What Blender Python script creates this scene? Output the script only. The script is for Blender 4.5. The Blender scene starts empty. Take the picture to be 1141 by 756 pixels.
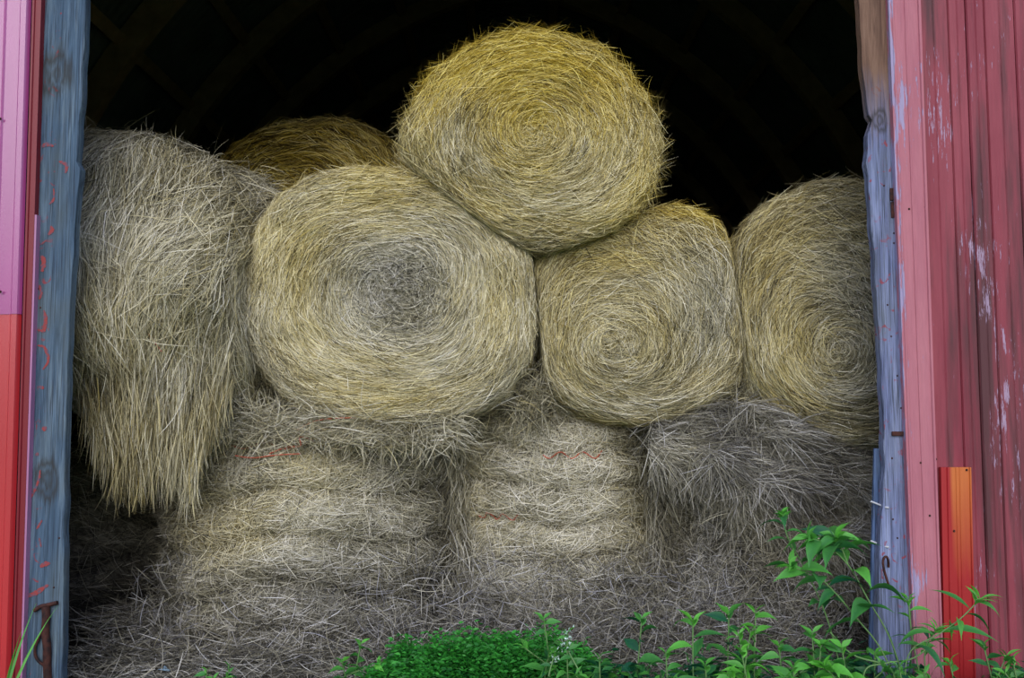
import bpy, bmesh, math, random
import numpy as np
from mathutils import Vector, Matrix, noise as mnoise
PI = math.pi
rng = np.random.default_rng(11)
random.seed(5)
C = bpy.context.scene.collection

# ------------------------------------------------------------------ camera
F = 1000.0; TH = math.radians(4.5); EYE = 1.2
cam = bpy.data.cameras.new('camera'); cam.sensor_width = 36; cam.lens = 36 * F / 1141; cam.clip_end = 200
co = bpy.data.objects.new('camera', cam); C.objects.link(co)
co.location = (0, 0, EYE); co.rotation_euler = (PI / 2 + TH, 0, 0)
bpy.context.scene.camera = co

def W(px, py, Y):
    """world point at depth Y seen at a pixel of the photograph"""
    u = (px - 570.5) / F; v = (378 - py) / F
    d = (u, math.cos(TH) - v * math.sin(TH), math.sin(TH) + v * math.cos(TH))
    k = Y / d[1]
    return np.array((d[0] * k, Y, EYE + d[2] * k))

# ------------------------------------------------------------------ tagging
def tag(o, label=None, cat=None, group=None, kind=None):
    if label: o['label'] = label
    if cat: o['category'] = cat
    if group: o['group'] = group
    if kind: o['kind'] = kind
    return o
def empty(name, loc):
    o = bpy.data.objects.new(name, None); C.objects.link(o); o.location = loc
    o.empty_display_size = 0.1
    return o
def adopt(ch, par):
    ch.parent = par
    ch.matrix_parent_inverse = Matrix.Translation(-Vector(par.location))
    return ch

# ------------------------------------------------------------------ numpy noise
def _h(ix, iy, iz, seed):
    n = (ix * 374761393 + iy * 668265263 + iz * 2147483647 + seed * 1274126177) & 0xffffffff
    n = ((n ^ (n >> 13)) * 1274126177) & 0xffffffff
    n = ((n ^ (n >> 15)) * 2246822519) & 0xffffffff
    return ((n ^ (n >> 16)) & 0xffffff) / float(0xffffff)
def vnoise(p, seed=0):
    """value noise in -1..1, p (...,3)"""
    p = np.asarray(p, float) + 100.0
    i = np.floor(p).astype(np.int64); f = p - i; f = f * f * (3 - 2 * f)
    r = 0
    for a in (0, 1):
        wa = f[..., 0] if a else 1 - f[..., 0]
        for b in (0, 1):
            wb = f[..., 1] if b else 1 - f[..., 1]
            for c in (0, 1):
                wc = f[..., 2] if c else 1 - f[..., 2]
                r = r + wa * wb * wc * _h(i[..., 0] + a, i[..., 1] + b, i[..., 2] + c, seed)
    return r * 2 - 1
def norm(v): return v / np.maximum(np.linalg.norm(v, axis=-1, keepdims=True), 1e-9)

# ------------------------------------------------------------------ mesh from arrays
def mesh_np(name, verts, quads, attrs=None, mats=(), smooth=True, mat_idx=None):
    me = bpy.data.meshes.new(name)
    nv, nq = len(verts), len(quads)
    me.vertices.add(nv); me.vertices.foreach_set('co', np.ascontiguousarray(verts, dtype=np.float32).ravel())
    me.loops.add(nq * 4); me.loops.foreach_set('vertex_index', np.ascontiguousarray(quads, dtype=np.int32).ravel())
    me.polygons.add(nq)
    me.polygons.foreach_set('loop_start', np.arange(0, nq * 4, 4, dtype=np.int32))
    me.polygons.foreach_set('loop_total', np.full(nq, 4, dtype=np.int32))
    if smooth: me.polygons.foreach_set('use_smooth', np.ones(nq, dtype=bool))
    for m in mats: me.materials.append(m)
    if mat_idx is not None: me.polygons.foreach_set('material_index', np.asarray(mat_idx, dtype=np.int32))
    me.update(calc_edges=True)
    for k, a in (attrs or {}).items():
        at = me.attributes.new(k, 'FLOAT', 'POINT'); at.data.foreach_set('value', np.asarray(a, dtype=np.float32).ravel())
    me.validate()
    o = bpy.data.objects.new(name, me); C.objects.link(o)
    return o

def blade_arrays(P, Wd, tone, hue):
    """P (N,K,3) spine, Wd (N,K,3) half width vectors"""
    N, K = P.shape[:2]
    V = np.stack((P - Wd, P + Wd), axis=2).reshape(-1, 3)
    base = (np.arange(N) * K * 2)[:, None] + (np.arange(K - 1) * 2)[None]
    Q = np.stack((base, base + 1, base + 3, base + 2), axis=-1).reshape(-1, 4)
    return V, Q, np.repeat(tone, K * 2), np.repeat(hue, K * 2)

class Acc:
    def __init__(s): s.V = []; s.Q = []; s.t = []; s.h = []; s.m = []; s.n = 0
    def add(s, V, Q, t, h, mi=0):
        s.V.append(V); s.Q.append(Q + s.n); s.t.append(t); s.h.append(h); s.m.append(np.full(len(Q), mi)); s.n += len(V)
    def build(s, name, mats):
        return mesh_np(name, np.concatenate(s.V), np.concatenate(s.Q), {'tone': np.concatenate(s.t), 'hue': np.concatenate(s.h)}, mats, True, np.concatenate(s.m))

# ------------------------------------------------------------------ materials
def newmat(name):
    m = bpy.data.materials.new(name); m.use_nodes = True
    nt = m.node_tree; b = nt.nodes['Principled BSDF']
    return m, nt, b
def N(nt, t, **kw):
    n = nt.nodes.new(t)
    for k, v in kw.items():
        if k in n.inputs.keys() if isinstance(k, str) else False: n.inputs[k].default_value = v
        else: setattr(n, k, v)
    return n
def ramp(nt, stops, src=None):
    r = nt.nodes.new('ShaderNodeValToRGB'); e = r.color_ramp.elements
    while len(e) < len(stops): e.new(0.5)
    for i, (p, c) in enumerate(stops):
        e[i].position = p; e[i].color = (c[0], c[1], c[2], 1)
    if src is not None: nt.links.new(src, r.inputs[0])
    return r
def mixc(nt, fac, a, b, mode='MIX'):
    m = nt.nodes.new('ShaderNodeMix'); m.data_type = 'RGBA'; m.blend_type = mode
    for s, x in ((0, fac), (6, a), (7, b)):
        if isinstance(x, bpy.types.NodeSocket): nt.links.new(x, m.inputs[s])
        elif isinstance(x, (int, float)): m.inputs[s].default_value = x
        else: m.inputs[s].default_value = (*x, 1)
    return m.outputs[2]
def mth(nt, op, a, b=None, clamp=False):
    m = nt.nodes.new('ShaderNodeMath'); m.operation = op; m.use_clamp = clamp
    for i, x in enumerate((a, b)):
        if x is None: continue
        if isinstance(x, bpy.types.NodeSocket): nt.links.new(x, m.inputs[i])
        else: m.inputs[i].default_value = x
    return m.outputs[0]
def coords(nt, scale=(1, 1, 1), loc=(0, 0, 0)):
    tc = nt.nodes.new('ShaderNodeTexCoord'); mp = nt.nodes.new('ShaderNodeMapping')
    nt.links.new(tc.outputs['Object'], mp.inputs[0]); mp.inputs['Scale'].default_value = scale; mp.inputs['Location'].default_value = loc
    return mp.outputs[0]
def noise(nt, vec, sc, det=4, rough=0.55, dist=0):
    n = nt.nodes.new('ShaderNodeTexNoise'); nt.links.new(vec, n.inputs['Vector'])
    n.inputs['Scale'].default_value = sc; n.inputs['Detail'].default_value = det
    n.inputs['Roughness'].default_value = rough; n.inputs['Distortion'].default_value = dist
    return n.outputs['Fac']
def srgb(r, g, b):
    f = lambda c: (c / 255 / 12.92) if c <= 10 else ((c / 255 + 0.055) / 1.055) ** 2.4
    return (f(r), f(g), f(b))
def bump(nt, b, h, s=0.3, d=0.01):
    n = nt.nodes.new('ShaderNodeBump'); n.inputs['Strength'].default_value = s; n.inputs['Distance'].default_value = d
    nt.links.new(h, n.inputs['Height']); nt.links.new(n.outputs[0], b.inputs['Normal'])

def hay_mat(name, dark=1.0):
    m, nt, b = newmat(name)
    at = nt.nodes.new('ShaderNodeAttribute'); at.attribute_name = 'tone'
    ah = nt.nodes.new('ShaderNodeAttribute'); ah.attribute_name = 'hue'
    grey = ramp(nt, [(0, srgb(52, 50, 42)), (0.3, srgb(136, 130, 104)), (0.6, srgb(204, 197, 168)), (1, srgb(244, 238, 220))], at.outputs['Fac'])
    gold = ramp(nt, [(0, srgb(74, 56, 8)), (0.3, srgb(166, 138, 36)), (0.6, srgb(220, 194, 78)), (1, srgb(252, 236, 146))], at.outputs['Fac'])
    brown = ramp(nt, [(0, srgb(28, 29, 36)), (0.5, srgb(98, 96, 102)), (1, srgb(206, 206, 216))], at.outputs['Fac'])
    f1 = mth(nt, 'MULTIPLY', ah.outputs['Fac'], 1.0, True)
    c = mixc(nt, f1, grey.outputs[0], gold.outputs[0])
    f2 = mth(nt, 'MULTIPLY', ah.outputs['Fac'], -1.0, True)      # negative hue = cool grey-blue hay, used for painted ground shade too
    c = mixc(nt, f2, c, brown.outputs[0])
    if dark != 1: c = mixc(nt, 1.0, c, (dark, dark, dark), 'MULTIPLY')
    nt.links.new(c, b.inputs['Base Color'])
    b.inputs['Roughness'].default_value = 0.62; b.inputs['Specular IOR Level'].default_value = 0.25
    return m
HAY = hay_mat('hay_stalks'); CORE = hay_mat('packed_hay', 0.6)

# ------------------------------------------------------------------ bales
def profile(R, L, rc, dome):
    r = []; h = []
    n = 40; rf = R - rc
    for i in range(n): 
        t = i / n; r.append(rf * t); h.append(dome * (1 - t * t))
    for i in range(16):
        a = PI / 2 * i / 16; r.append(rf + rc * math.sin(a)); h.append(-rc + rc * math.cos(a))
    for i in range(40):
        t = i / 40; r.append(R); h.append(-rc - (L - 2 * rc) * t)
    for i in range(16):
        a = PI / 2 * i / 16; r.append(rf + rc * math.cos(a)); h.append(-L + rc - rc * math.sin(a))
    for i in range(11):
        t = i / 10; r.append(rf * (1 - t)); h.append(-L)
    r = np.array(r); h = np.array(h)
    s = np.concatenate(([0], np.cumsum(np.hypot(np.diff(r), np.diff(h)))))
    g = np.linspace(0, s[-1], 600)
    return g, np.interp(g, s, r), np.interp(g, s, h)

class Bale:
    def __init__(b, face, axis, up, R, L=1.2, sx=1, sy=1, rc=0.12, dome=0.05, shift=(0, 0), lump=0.03, ridge=0.006,
                 bands=0.0, nband=6, planes=(), post=None, seed=0, hue=(0.2, 0.2), warm=0.0, sag=0.0, flat=0.0, spin=1, tonebias=0.0, dampz=None, sq=2.0, flare=0.0, core_r=0.0):  # dampz: height below which ground shade is put into the hay colour
        b.__dict__.update({k: v for k, v in locals().items() if k != 'b'})
        b.a = norm(np.array(axis, float)); b.e2 = np.array(up, float); b.e2 = norm(b.e2 - b.a * b.e2.dot(b.a)); b.e1 = np.cross(b.e2, b.a)
        b.face = np.array(face, float)
        b.g, b.pr, b.ph = profile(R, L, rc, dome); b.S = b.g[-1]
        b.rng = np.random.default_rng(seed + 77)
    def surf(b, s, phi, lift):
        s = np.abs(s)
        r = np.interp(s, b.g, b.pr); h = np.interp(s, b.g, b.ph)
        ds = 0.01
        dr = np.interp(s + ds, b.g, b.pr) - np.interp(s - ds, b.g, b.pr); dh = np.interp(s + ds, b.g, b.ph) - np.interp(s - ds, b.g, b.ph)
        q = np.maximum(np.hypot(dr, dh), 1e-6); nr = -dh / q; nh = dr / q
        c, sn = np.cos(phi), np.sin(phi)
        face = np.clip(1 + h / max(b.rc, 0.02), 0, 1)
        # concentric winding ridges on the faces, rolls on the sides
        w = vnoise(np.stack((r * 22 + phi * 0.16 * b.spin, c * 1.3, sn * 1.3), -1), b.seed) + 0.5 * vnoise(np.stack((r * 55, c * 2, sn * 2), -1), b.seed + 3)
        d = b.ridge * w * face
        if b.sq != 2: r = r / (np.abs(c) ** b.sq + np.abs(sn) ** b.sq) ** (1 / b.sq) * (1 - 0.02 * (b.sq - 2))
        if b.core_r: d = d - 0.05 * np.exp(-(r / b.core_r) ** 2 * 1.5) * face
        if b.flare: r = r * (1 + b.flare * np.clip(-h / b.L, 0, 1) ** 0.8)
        p0 = np.stack((r * c, r * sn, h), -1)
        d = d + b.lump * vnoise(p0 * 2.3 + 7, b.seed + 1) + b.lump * 0.45 * vnoise(p0 * 6.1, b.seed + 2)
        d = d + 0.012 * vnoise(p0 * 15, b.seed + 9)
        if b.bands:
            hh = (h / b.L) * b.nband + 0.45 * vnoise(np.stack((c * 1.6, sn * 1.6, h * 2.2), -1), b.seed + 5) + 0.12 * b.nband / 6 * 0.8 * vnoise(np.stack((c * 2.7 + 5, sn * 2.7, h * 0.5), -1), b.seed + 6)
            bb = np.abs(np.sin(PI * hh)) ** 0.55
            d = d + b.bands * (bb - 0.7) * (1 - face) * (0.75 + 0.6 * vnoise(np.stack((c * 2, sn * 2, h * 2.5), -1), b.seed + 8))
        x = r * c + nr * c * (d + lift); y = r * sn + nr * sn * (d + lift); z = h + nh * (d + lift)
        wf = np.clip(1 - (r / b.R) ** 2, 0, 1) * face
        x = x * b.sx + b.shift[0] * wf; y = y * b.sy + b.shift[1] * wf
        if b.sag: x = x * (1 + b.sag * np.clip(-y / b.R, -1, 1))
        P = b.face + x[..., None] * b.e1 + y[..., None] * b.e2 + z[..., None] * b.a
        if b.post is not None: P = b.post(P)
        for pl in b.planes:
            p0_, n_, k = pl; n_ = norm(np.array(n_, float))
            dd = (P - np.array(p0_)) @ n_
            e = np.clip(-dd / k, -40, 40)
            nd = np.where(dd < -6 * k, dd, -k * np.log1p(np.exp(e)))
            P = P + (nd - dd)[..., None] * n_
        return P
    def tones(b, s, phi, P):
        r = np.interp(np.abs(s), b.g, b.pr); h = np.interp(np.abs(s), b.g, b.ph)
        c, sn = np.cos(phi), np.sin(phi)
        w = vnoise(np.stack((r * 26 + phi * 0.16 * b.spin, c * 1.5, sn * 1.5), -1), b.seed)
        hu = b.hue[0] + b.hue[1] * (vnoise(P * 3.1 + 3, b.seed + 21) + 0.8 * vnoise(np.stack((r * 14 + 3 + phi * 0.16 * b.spin, c, sn), -1), b.seed + 22))
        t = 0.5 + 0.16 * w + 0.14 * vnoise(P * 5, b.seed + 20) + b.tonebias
        if b.core_r:
            kk = np.exp(-(r / b.core_r) ** 4); t = t - 0.14 * kk; hu = hu - 0.35 * kk
        if b.bands:
            hh = (h / b.L) * b.nband + 0.45 * vnoise(np.stack((c * 1.6, sn * 1.6, h * 2.2), -1), b.seed + 5) + 0.12 * b.nband / 6 * 0.8 * vnoise(np.stack((c * 2.7 + 5, sn * 2.7, h * 0.5), -1), b.seed + 6)
            t = t + 0.22 * (np.abs(np.sin(PI * hh)) ** 0.6 - 0.65)
        if b.warm:
            hu = hu + b.warm[0] * np.clip((P[..., 2] - b.warm[1]) / (b.warm[2] - b.warm[1]), 0, 1)
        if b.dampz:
            k = np.clip((b.dampz - P[..., 2]) / 0.5 + 0.25 * vnoise(P * 3, 55), 0, 1); t = t - 0.18 * k; hu = hu * (1 - k) - 0.55 * k  # hay below this height darkened and cooled: ground shade put into the colour
        return t, hu
    def core(b, acc, nphi=220, ns=150):
        s = np.linspace(0.002, b.S - 0.002, ns); ph = np.arange(nphi) * 2 * PI / nphi
        S_, P_ = np.meshgrid(s, ph, indexing='ij')
        P = b.surf(S_, P_, np.full(S_.shape, -0.012)); t, hu = b.tones(S_, P_, P)
        t = t + b.rng.normal(0, 0.12, t.shape)
        i = np.arange(ns - 1)[:, None] * nphi; j = np.arange(nphi)[None]; j2 = (j + 1) % nphi
        Q = np.stack((i + j, i + nphi + j, i + nphi + j2, i + j2), -1).reshape(-1, 4)
        acc.add(P.reshape(-1, 3), Q, t.ravel(), hu.ravel(), 1)
    def blades(b, acc, n, smin=0, smax=None, phis=None, length=(0.08, 0.24), width=(0.0008, 0.0016), ang=(0.06, 0.22), patch=0.35, mess=0.08,
               lift=0.022, curl=0.02, fly=0.03, K=6, vertical=0.0, tonejit=0.26, center=0.1, down=0.0, flylen=0.035):
        r_ = b.rng; smax = smax or b.S; n = int(n * 1.35)
        m = (b.g >= smin) & (b.g <= smax); gs = b.g[m]; wt = b.pr[m] + 0.02; cdf = np.cumsum(wt); cdf = cdf / cdf[-1]
        s = np.interp(r_.random(n), cdf, gs)
        phi = r_.random(n) * 2 * PI if phis is None else phis[0] + (phis[1] - phis[0]) * r_.random(n)
        Lg = r_.uniform(length[0], length[1], n) * r_.choice([0.6, 1, 1.15], n)
        p0 = b.surf(s, phi, np.zeros(n))
        al = r_.normal(ang[0], ang[1], n) + patch * vnoise(p0 * 3.3, b.seed + 30)
        me = r_.random(n) < mess; al[me] = r_.uniform(-PI, PI, me.sum())
        if vertical:
            ve = r_.random(n) < vertical; al[ve] = PI / 2 + r_.normal(0, 0.35, ve.sum())
        r0 = np.interp(s, b.g, b.pr); ce = r0 < center; al[ce] = r_.uniform(-PI, PI, ce.sum()); Lg[ce] *= 0.6
        sg = np.where(r_.random(n) < 0.5, 1, -1.0)
        dal = r_.normal(0, 0.35, n)
        st = Lg / (K - 1)
        lb = r_.random(n) ** 1.5 * lift; cu = r_.normal(0, 1, n) * curl
        fl = r_.random(n) < fly; al[fl] = r_.normal(0, 0.35, fl.sum()); cu[fl] = r_.uniform(0.2, 1.0, fl.sum()) * flylen * 2; lb[fl] = 0.01
        tw = r_.uniform(-0.9, 0.9, n)
        ss = s.copy(); pp = phi.copy(); PS = []; LS = []
        wi = r_.uniform(width[0], width[1], n)
        for k in range(K):
            t = k / (K - 1)
            l = lb + np.where(fl, cu * t ** 1.6, cu * 2 * (t - 0.5) ** 2) + 0.004 * np.sin(t * 7 + tw * 9)
            PS.append(b.surf(ss, pp, l)); LS.append((ss.copy(), pp.copy(), l))
            a = al + dal * (t - 0.5)
            rr = np.maximum(np.interp(np.abs(ss), b.g, b.pr), 0.05)
            pp = pp + sg * st * np.cos(a) / rr * b.spin; ss = ss + sg * st * np.sin(a)
            ss = np.clip(np.abs(ss), 0.001, b.S - 0.01)
        P = np.stack(PS, 1)
        tan = np.gradient(P, axis=1); tan = norm(tan)
        # normal estimate : surface point lifted a little
        nrm = norm(b.surf(LS[2][0], LS[2][1], LS[2][2] + 0.02) - P[:, 2])[:, None]
        side = norm(np.cross(tan, nrm)); up = np.cross(side, tan)
        Wd = side * np.cos(tw)[:, None, None] + up * np.sin(tw)[:, None, None]
        tp = np.array([0.55, 0.9, 1, 1, 0.85, 0.25]) if K == 6 else np.interp(np.linspace(0, 1, K), [0, .2, .8, 1], [.55, 1, .9, .25])
        Wd = Wd * (wi[:, None] * tp[None])[..., None]
        t, hu = b.tones(s, phi, P[:, K // 2])
        t = np.clip(t + r_.normal(0, tonejit, n) + 3.0 * (lb - lift * 0.4), 0, 1); hu = hu + r_.normal(0, 0.12, n)
        acc.add(*blade_arrays(P, Wd, t, hu))

def free_blades(acc, p0, d0, length, width, tone, hue, droop=0.3, bend=0.4, K=6, r_=rng):
    """loose stalks starting at p0 in direction d0, sagging under their weight"""
    n = len(p0); P = [p0.copy()]; p = p0.copy(); d = norm(d0); st = (length / (K - 1))[:, None]
    bd = r_.normal(0, bend, (n, 3))
    for k in range(K - 1):
        p = p + d * st; P.append(p.copy()); d = norm(d + bd / K + np.array((0, 0, -droop)) / K)
    P = np.stack(P, 1); tan = norm(np.gradient(P, axis=1))
    rv = norm(r_.normal(0, 1, (n, 1, 3)) + np.array((0, 0.0, 0)))
    side = norm(np.cross(tan, rv)); tp = np.interp(np.linspace(0, 1, K), [0, .2, .8, 1], [.6, 1, .9, .2])
    acc.add(*blade_arrays(P, side * (width[:, None] * tp[None])[..., None], tone, hue))

def finish(acc, name, label, cat='hay bale', group=None, origin=None):
    o = acc.build(name, [HAY, CORE])
    tag(o, label, cat, group)
    if origin is not None:
        v = Vector(origin); o.data.transform(Matrix.Translation(-v)); o.location = v
    return o

def catmull(pts, n=18):
    pts = [Vector(p) for p in pts]; P = [pts[0] * 2 - pts[1]] + pts + [pts[-1] * 2 - pts[-2]]; out = []
    for i in range(1, len(P) - 2):
        for k in range(n):
            t = k / n; a, b_, c, d = P[i - 1:i + 3]
            out.append(0.5 * ((2 * b_) + (c - a) * t + (2 * a - 5 * b_ + 4 * c - d) * t * t + (3 * b_ - a - 3 * c + d) * t ** 3))
    out.append(pts[-1]); return out
def tube(name, pts, rad, mat, res=3, cyc=False):
    cu = bpy.data.curves.new(name, 'CURVE'); cu.dimensions = '3D'; cu.bevel_depth = rad; cu.bevel_resolution = 2
    sp = cu.splines.new('NURBS'); sp.points.add(len(pts) - 1)
    for i, p in enumerate(pts): sp.points[i].co = (*p, 1)
    sp.use_endpoint_u = True; sp.order_u = 3; sp.resolution_u = res; sp.use_cyclic_u = cyc
    o = bpy.data.objects.new(name, cu); C.objects.link(o); o.data.materials.append(mat)
    # curve -> mesh
    dg = bpy.context.evaluated_depsgraph_get(); me = bpy.data.meshes.new_from_object(o.evaluated_get(dg))
    C.objects.unlink(o); bpy.data.objects.remove(o)
    o = bpy.data.objects.new(name, me); C.objects.link(o)
    for p in me.polygons: p.use_smooth = True
    return o

m, nt, b = newmat('orange_twine'); TW = m
nt.links.new(ramp(nt, [(0.3, srgb(168, 74, 52)), (0.7, srgb(205, 110, 84))], noise(nt, coords(nt), 60)).outputs[0], b.inputs['Base Color'])
b.inputs['Roughness'].default_value = 0.7

YF = 4.35                                         # front faces of the stack
def pxR(r, Y): return r * Y / F
# contact planes between bales (front view), used on both sides of each contact
def plane(px, py, nx, nz, k=0.012, Y=YF, ny=0.0): return (W(px, py, Y), (nx, ny, nz), k)

# ---- top bale
pl_tc = (W(527, 232, YF)); n_tc = np.array((0.60, 0, 0.80))     # contact with centre bale
pl_tr = (W(672, 252, YF)); n_tr = np.array((-0.38, 0, 0.92))      # contact with mid right bale
fc = W(599, 152, 4.12)
top = Bale(fc, (0.04, -1, -0.03), (0, 0, 1), pxR(146, 4.12), L=1.3, sy=0.885, rc=0.13, dome=0.05, shift=(0.0, 0.02), lump=0.028, seed=1,
           planes=[(pl_tc - n_tc * 0.06, -n_tc, 0.03), (pl_tr - n_tr * 0.08, -n_tr, 0.03)], hue=(0.42, 0.35), warm=(0.85, fc[2] - 0.1, fc[2] + 0.5), tonebias=0.03)
A = Acc(); top.core(A)
top.blades(A, 26000, smax=0.75, fly=0.02)
top.blades(A, 7000, smin=0.5, smax=1.1, fly=0.12, mess=0.12)
top.blades(A, 1500, smin=0.5, smax=1.0, fly=1.0, width=(0.0004, 0.0009), length=(0.05, 0.14), flylen=0.05)
finish(A, 'hay_bale', 'golden round hay bale on the very top of the stack, spiral end facing out', group=None, origin=fc + np.array((0, .6, -.55)))

# ---- centre bale
cc = W(436, 328, 4.2)
pl_cr = W(600, 350, YF); n_cr = np.array((1, 0, 0.10))
centre = Bale(cc, (0.02, -1, 0.0), (0, 0, 1), pxR(169, 4.2), L=1.2, sy=0.88, core_r=0.22, sq=2.4, rc=0.12, dome=0.03, shift=(0.02, 0.02), lump=0.03, seed=2,
              planes=[(W(440, 473, 4.3), (0.02, 0, -1), 0.02), (pl_tc, n_tc, 0.02), (pl_cr, n_cr, 0.02), (W(268, 340, 4.3), (-1, 0, 0.0), 0.02)],
              hue=(0.20, 0.24), warm=(0.3, cc[2] + 0.2, cc[2] + 0.6), tonebias=0.12)
A = Acc(); centre.core(A)
centre.blades(A, 27000, smax=0.8, ang=(0.05, 0.17))
centre.blades(A, 6000, smin=0.55, smax=1.15, fly=0.1, mess=0.15)
centre.blades(A, 3200, smax=0.22, mess=1.0, length=(0.03, 0.12), curl=0.03, lift=0.03, tonejit=0.3)
finish(A, 'hay_bale', 'large pale flattened round hay bale with a tangled grey core, mid-stack', origin=cc + np.array((0, .6, -.6)))

# ---- mid right bale
cr = W(708, 348, 4.3)
pl_rr = W(824, 360, YF); n_rr = np.array((1, 0, 0.12))
midr = Bale(cr, (-0.10, -1, -0.06), (0, 0, 1), pxR(136, 4.3), L=1.2, sx=1.0, sy=0.98, sq=2.3, rc=0.22, dome=0.07, shift=(-0.09, -0.14), lump=0.035, seed=3,
            planes=[(W(700, 478, 4.3), (0, 0, -1), 0.025), (pl_tr, n_tr, 0.02), (pl_cr, -n_cr, 0.02), (pl_rr, n_rr, 0.02)],
            hue=(0.26, 0.26), warm=(0.45, cr[2] + 0.1, cr[2] + 0.5), tonebias=0.0)
A = Acc(); midr.core(A)
midr.blades(A, 24000, smax=0.85, ang=(0.15, 0.25), patch=0.5)
midr.blades(A, 5000, smin=0.4, smax=1.2, fly=0.08, mess=0.15)
finish(A, 'hay_bale', 'tan round hay bale with low off-centre swirl, right under the top bale', origin=cr + np.array((0, .6, -.55)))

# ---- right bale, partly behind the blue grey post
rr = W(966, 348, 4.25)
right = Bale(rr, (-0.08, -1, -0.02), (0, 0, 1), pxR(156, 4.25), L=1.25, sq=2.3, rc=0.22, dome=0.09, shift=(-0.16, -0.20), lump=0.04, seed=4, sy=0.99, warm=(0.1, rr[2], rr[2] + .5),
             planes=[(W(900, 505, 4.3), (0, 0, -1), 0.03), (pl_rr, -n_rr, 0.02)], hue=(0.24, 0.26), tonebias=-0.02)
A = Acc(); right.core(A)
right.blades(A, 26000, smax=0.95, ang=(0.12, 0.25), patch=0.5, length=(0.1, 0.3))
right.blades(A, 5000, smin=0.4, smax=1.2, fly=0.08, mess=0.15)
finish(A, 'hay_bale', 'round hay bale with a yellow swirl, half hidden behind the right wooden post', origin=rr + np.array((0, .6, -.6)))

# ---- back left bale (dome seen over the row in front)
bl = W(324, 254, 5.6)
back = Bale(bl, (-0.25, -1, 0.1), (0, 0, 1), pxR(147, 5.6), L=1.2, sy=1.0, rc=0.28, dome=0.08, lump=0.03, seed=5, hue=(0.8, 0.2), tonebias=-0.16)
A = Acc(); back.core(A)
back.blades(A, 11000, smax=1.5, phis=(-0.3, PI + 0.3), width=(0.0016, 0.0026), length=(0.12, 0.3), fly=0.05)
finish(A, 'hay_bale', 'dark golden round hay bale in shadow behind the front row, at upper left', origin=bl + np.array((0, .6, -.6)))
# bale that carries it (hidden row), only its shadowed face fills the gaps
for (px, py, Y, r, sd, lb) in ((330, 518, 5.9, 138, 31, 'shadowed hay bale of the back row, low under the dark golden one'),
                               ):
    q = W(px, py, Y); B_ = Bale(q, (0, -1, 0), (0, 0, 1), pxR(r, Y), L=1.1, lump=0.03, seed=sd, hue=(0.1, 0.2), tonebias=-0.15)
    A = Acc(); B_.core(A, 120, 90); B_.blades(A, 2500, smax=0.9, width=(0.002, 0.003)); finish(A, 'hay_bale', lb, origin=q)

# ---- left drooping bale : lies with its round side to the door, stalks hang down its front
LC = W(175, 300, 4.75)
zt, zb = W(150, 150, 4.5)[2], W(150, 515, 4.1)[2]
Rl = (zt - zb) / 2 * 1.0
lx1 = W(287, 300, 4.2)[0]
YQ = 4.1
_yr = [W(0, y, YQ)[2] for y in (600, 560, 500, 450, 400, 300, 250, 150, 100)]
_xr = [W(x, 400, YQ)[0] for x in (236, 240, 256, 270, 276, 273, 276, 288, 290)]
_yl = [W(0, y, YQ)[2] for y in (600, 580, 560, 500, 440, 380)]
_xl = [W(x, 400, YQ)[0] for x in (165, 158, 142, 105, 72, 20)]
def post_left(P):
    Q = P.copy(); z = P[..., 2]
    t = np.clip((zt - z) / (zt - zb), 0, 1)
    k = 0.03
    lim = np.interp(z, _yr, _xr); Q[..., 0] = lim - k * np.logaddexp(0, (lim - Q[..., 0]) / k)
    lim = np.interp(z, _yl, _xl); Q[..., 0] = lim + k * np.logaddexp(0, (Q[..., 0] - lim) / k)
    Q[..., 1] = Q[..., 1] - 0.12 * np.sin(t * PI * 0.8) * (P[..., 1] < LC[1])
    xr = np.clip((Q[..., 0] - (lx1 - 0.62)) / 0.62, 0, 1.2)
    Q[..., 2] = z - 0.27 * xr ** 0.8 * np.clip((z - zb) / (zt - zb), 0, 1) ** 1.5
    return Q
left = Bale((lx1, LC[1], (zt + zb) / 2), (1, -0.12, -0.05), (0, 0, 1), Rl, L=1.25, rc=0.24, dome=0.05, lump=0.06, ridge=0.0, seed=6, post=post_left,
            hue=(0.05, 0.2), tonebias=0.03, sy=1.0)
A = Acc(); left.core(A)
# the side that faces the door is phi around PI (e1 points away / towards): cover all round
left.blades(A, 30000, smin=0.25, smax=left.S - 0.6, ang=(0.1, 0.22), patch=0.7, mess=0.14, length=(0.12, 0.34), lift=0.045, curl=0.03, fly=0.04)
left.blades(A, 5000, smax=0.6, mess=0.2)
# hanging fringe
n = 9000
t = rng.random(n)
px = 84 + 178 * t; low = 430 + 88 * np.sin(np.clip((t * 0.92 + 0.03), 0, 1) * PI) ** 0.8 + 26 * vnoise(np.stack((t * 8, t * 0, t * 0), -1), 3)
py = 250 + (low - 250) * rng.random(n) ** 0.55
Yv = 3.90 + rng.random(n) * 0.30 + 0.25 * np.abs(t - 0.5) ** 1.5
P0 = np.array([W(a, b_, c_) for a, b_, c_ in zip(px, py, Yv)])
D = np.stack((0.30 * (0.45 - t) * -1 + rng.normal(0, 0.12, n) - 0.03, -0.08 + rng.normal(0, 0.10, n), -1 + 0 * t), -1)
D[:, 0] = 0.45 * (0.60 - t) + rng.normal(0, 0.14, n)
Lg = rng.uniform(0.1, 0.28, n)
tn = np.clip(0.5 + 0.2 * vnoise(P0 * 6, 3) + rng.normal(0, 0.2, n), 0, 1)
hu = 0.12 + 0.3 * vnoise(P0 * 4, 8) + rng.normal(0, 0.12, n) + 0.15 * (py - 400) / 150 - 0.06
free_blades(A, P0, D, Lg, rng.uniform(0.0009, 0.0017, n), tn, hu, droop=0.8, bend=0.35)
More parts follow.
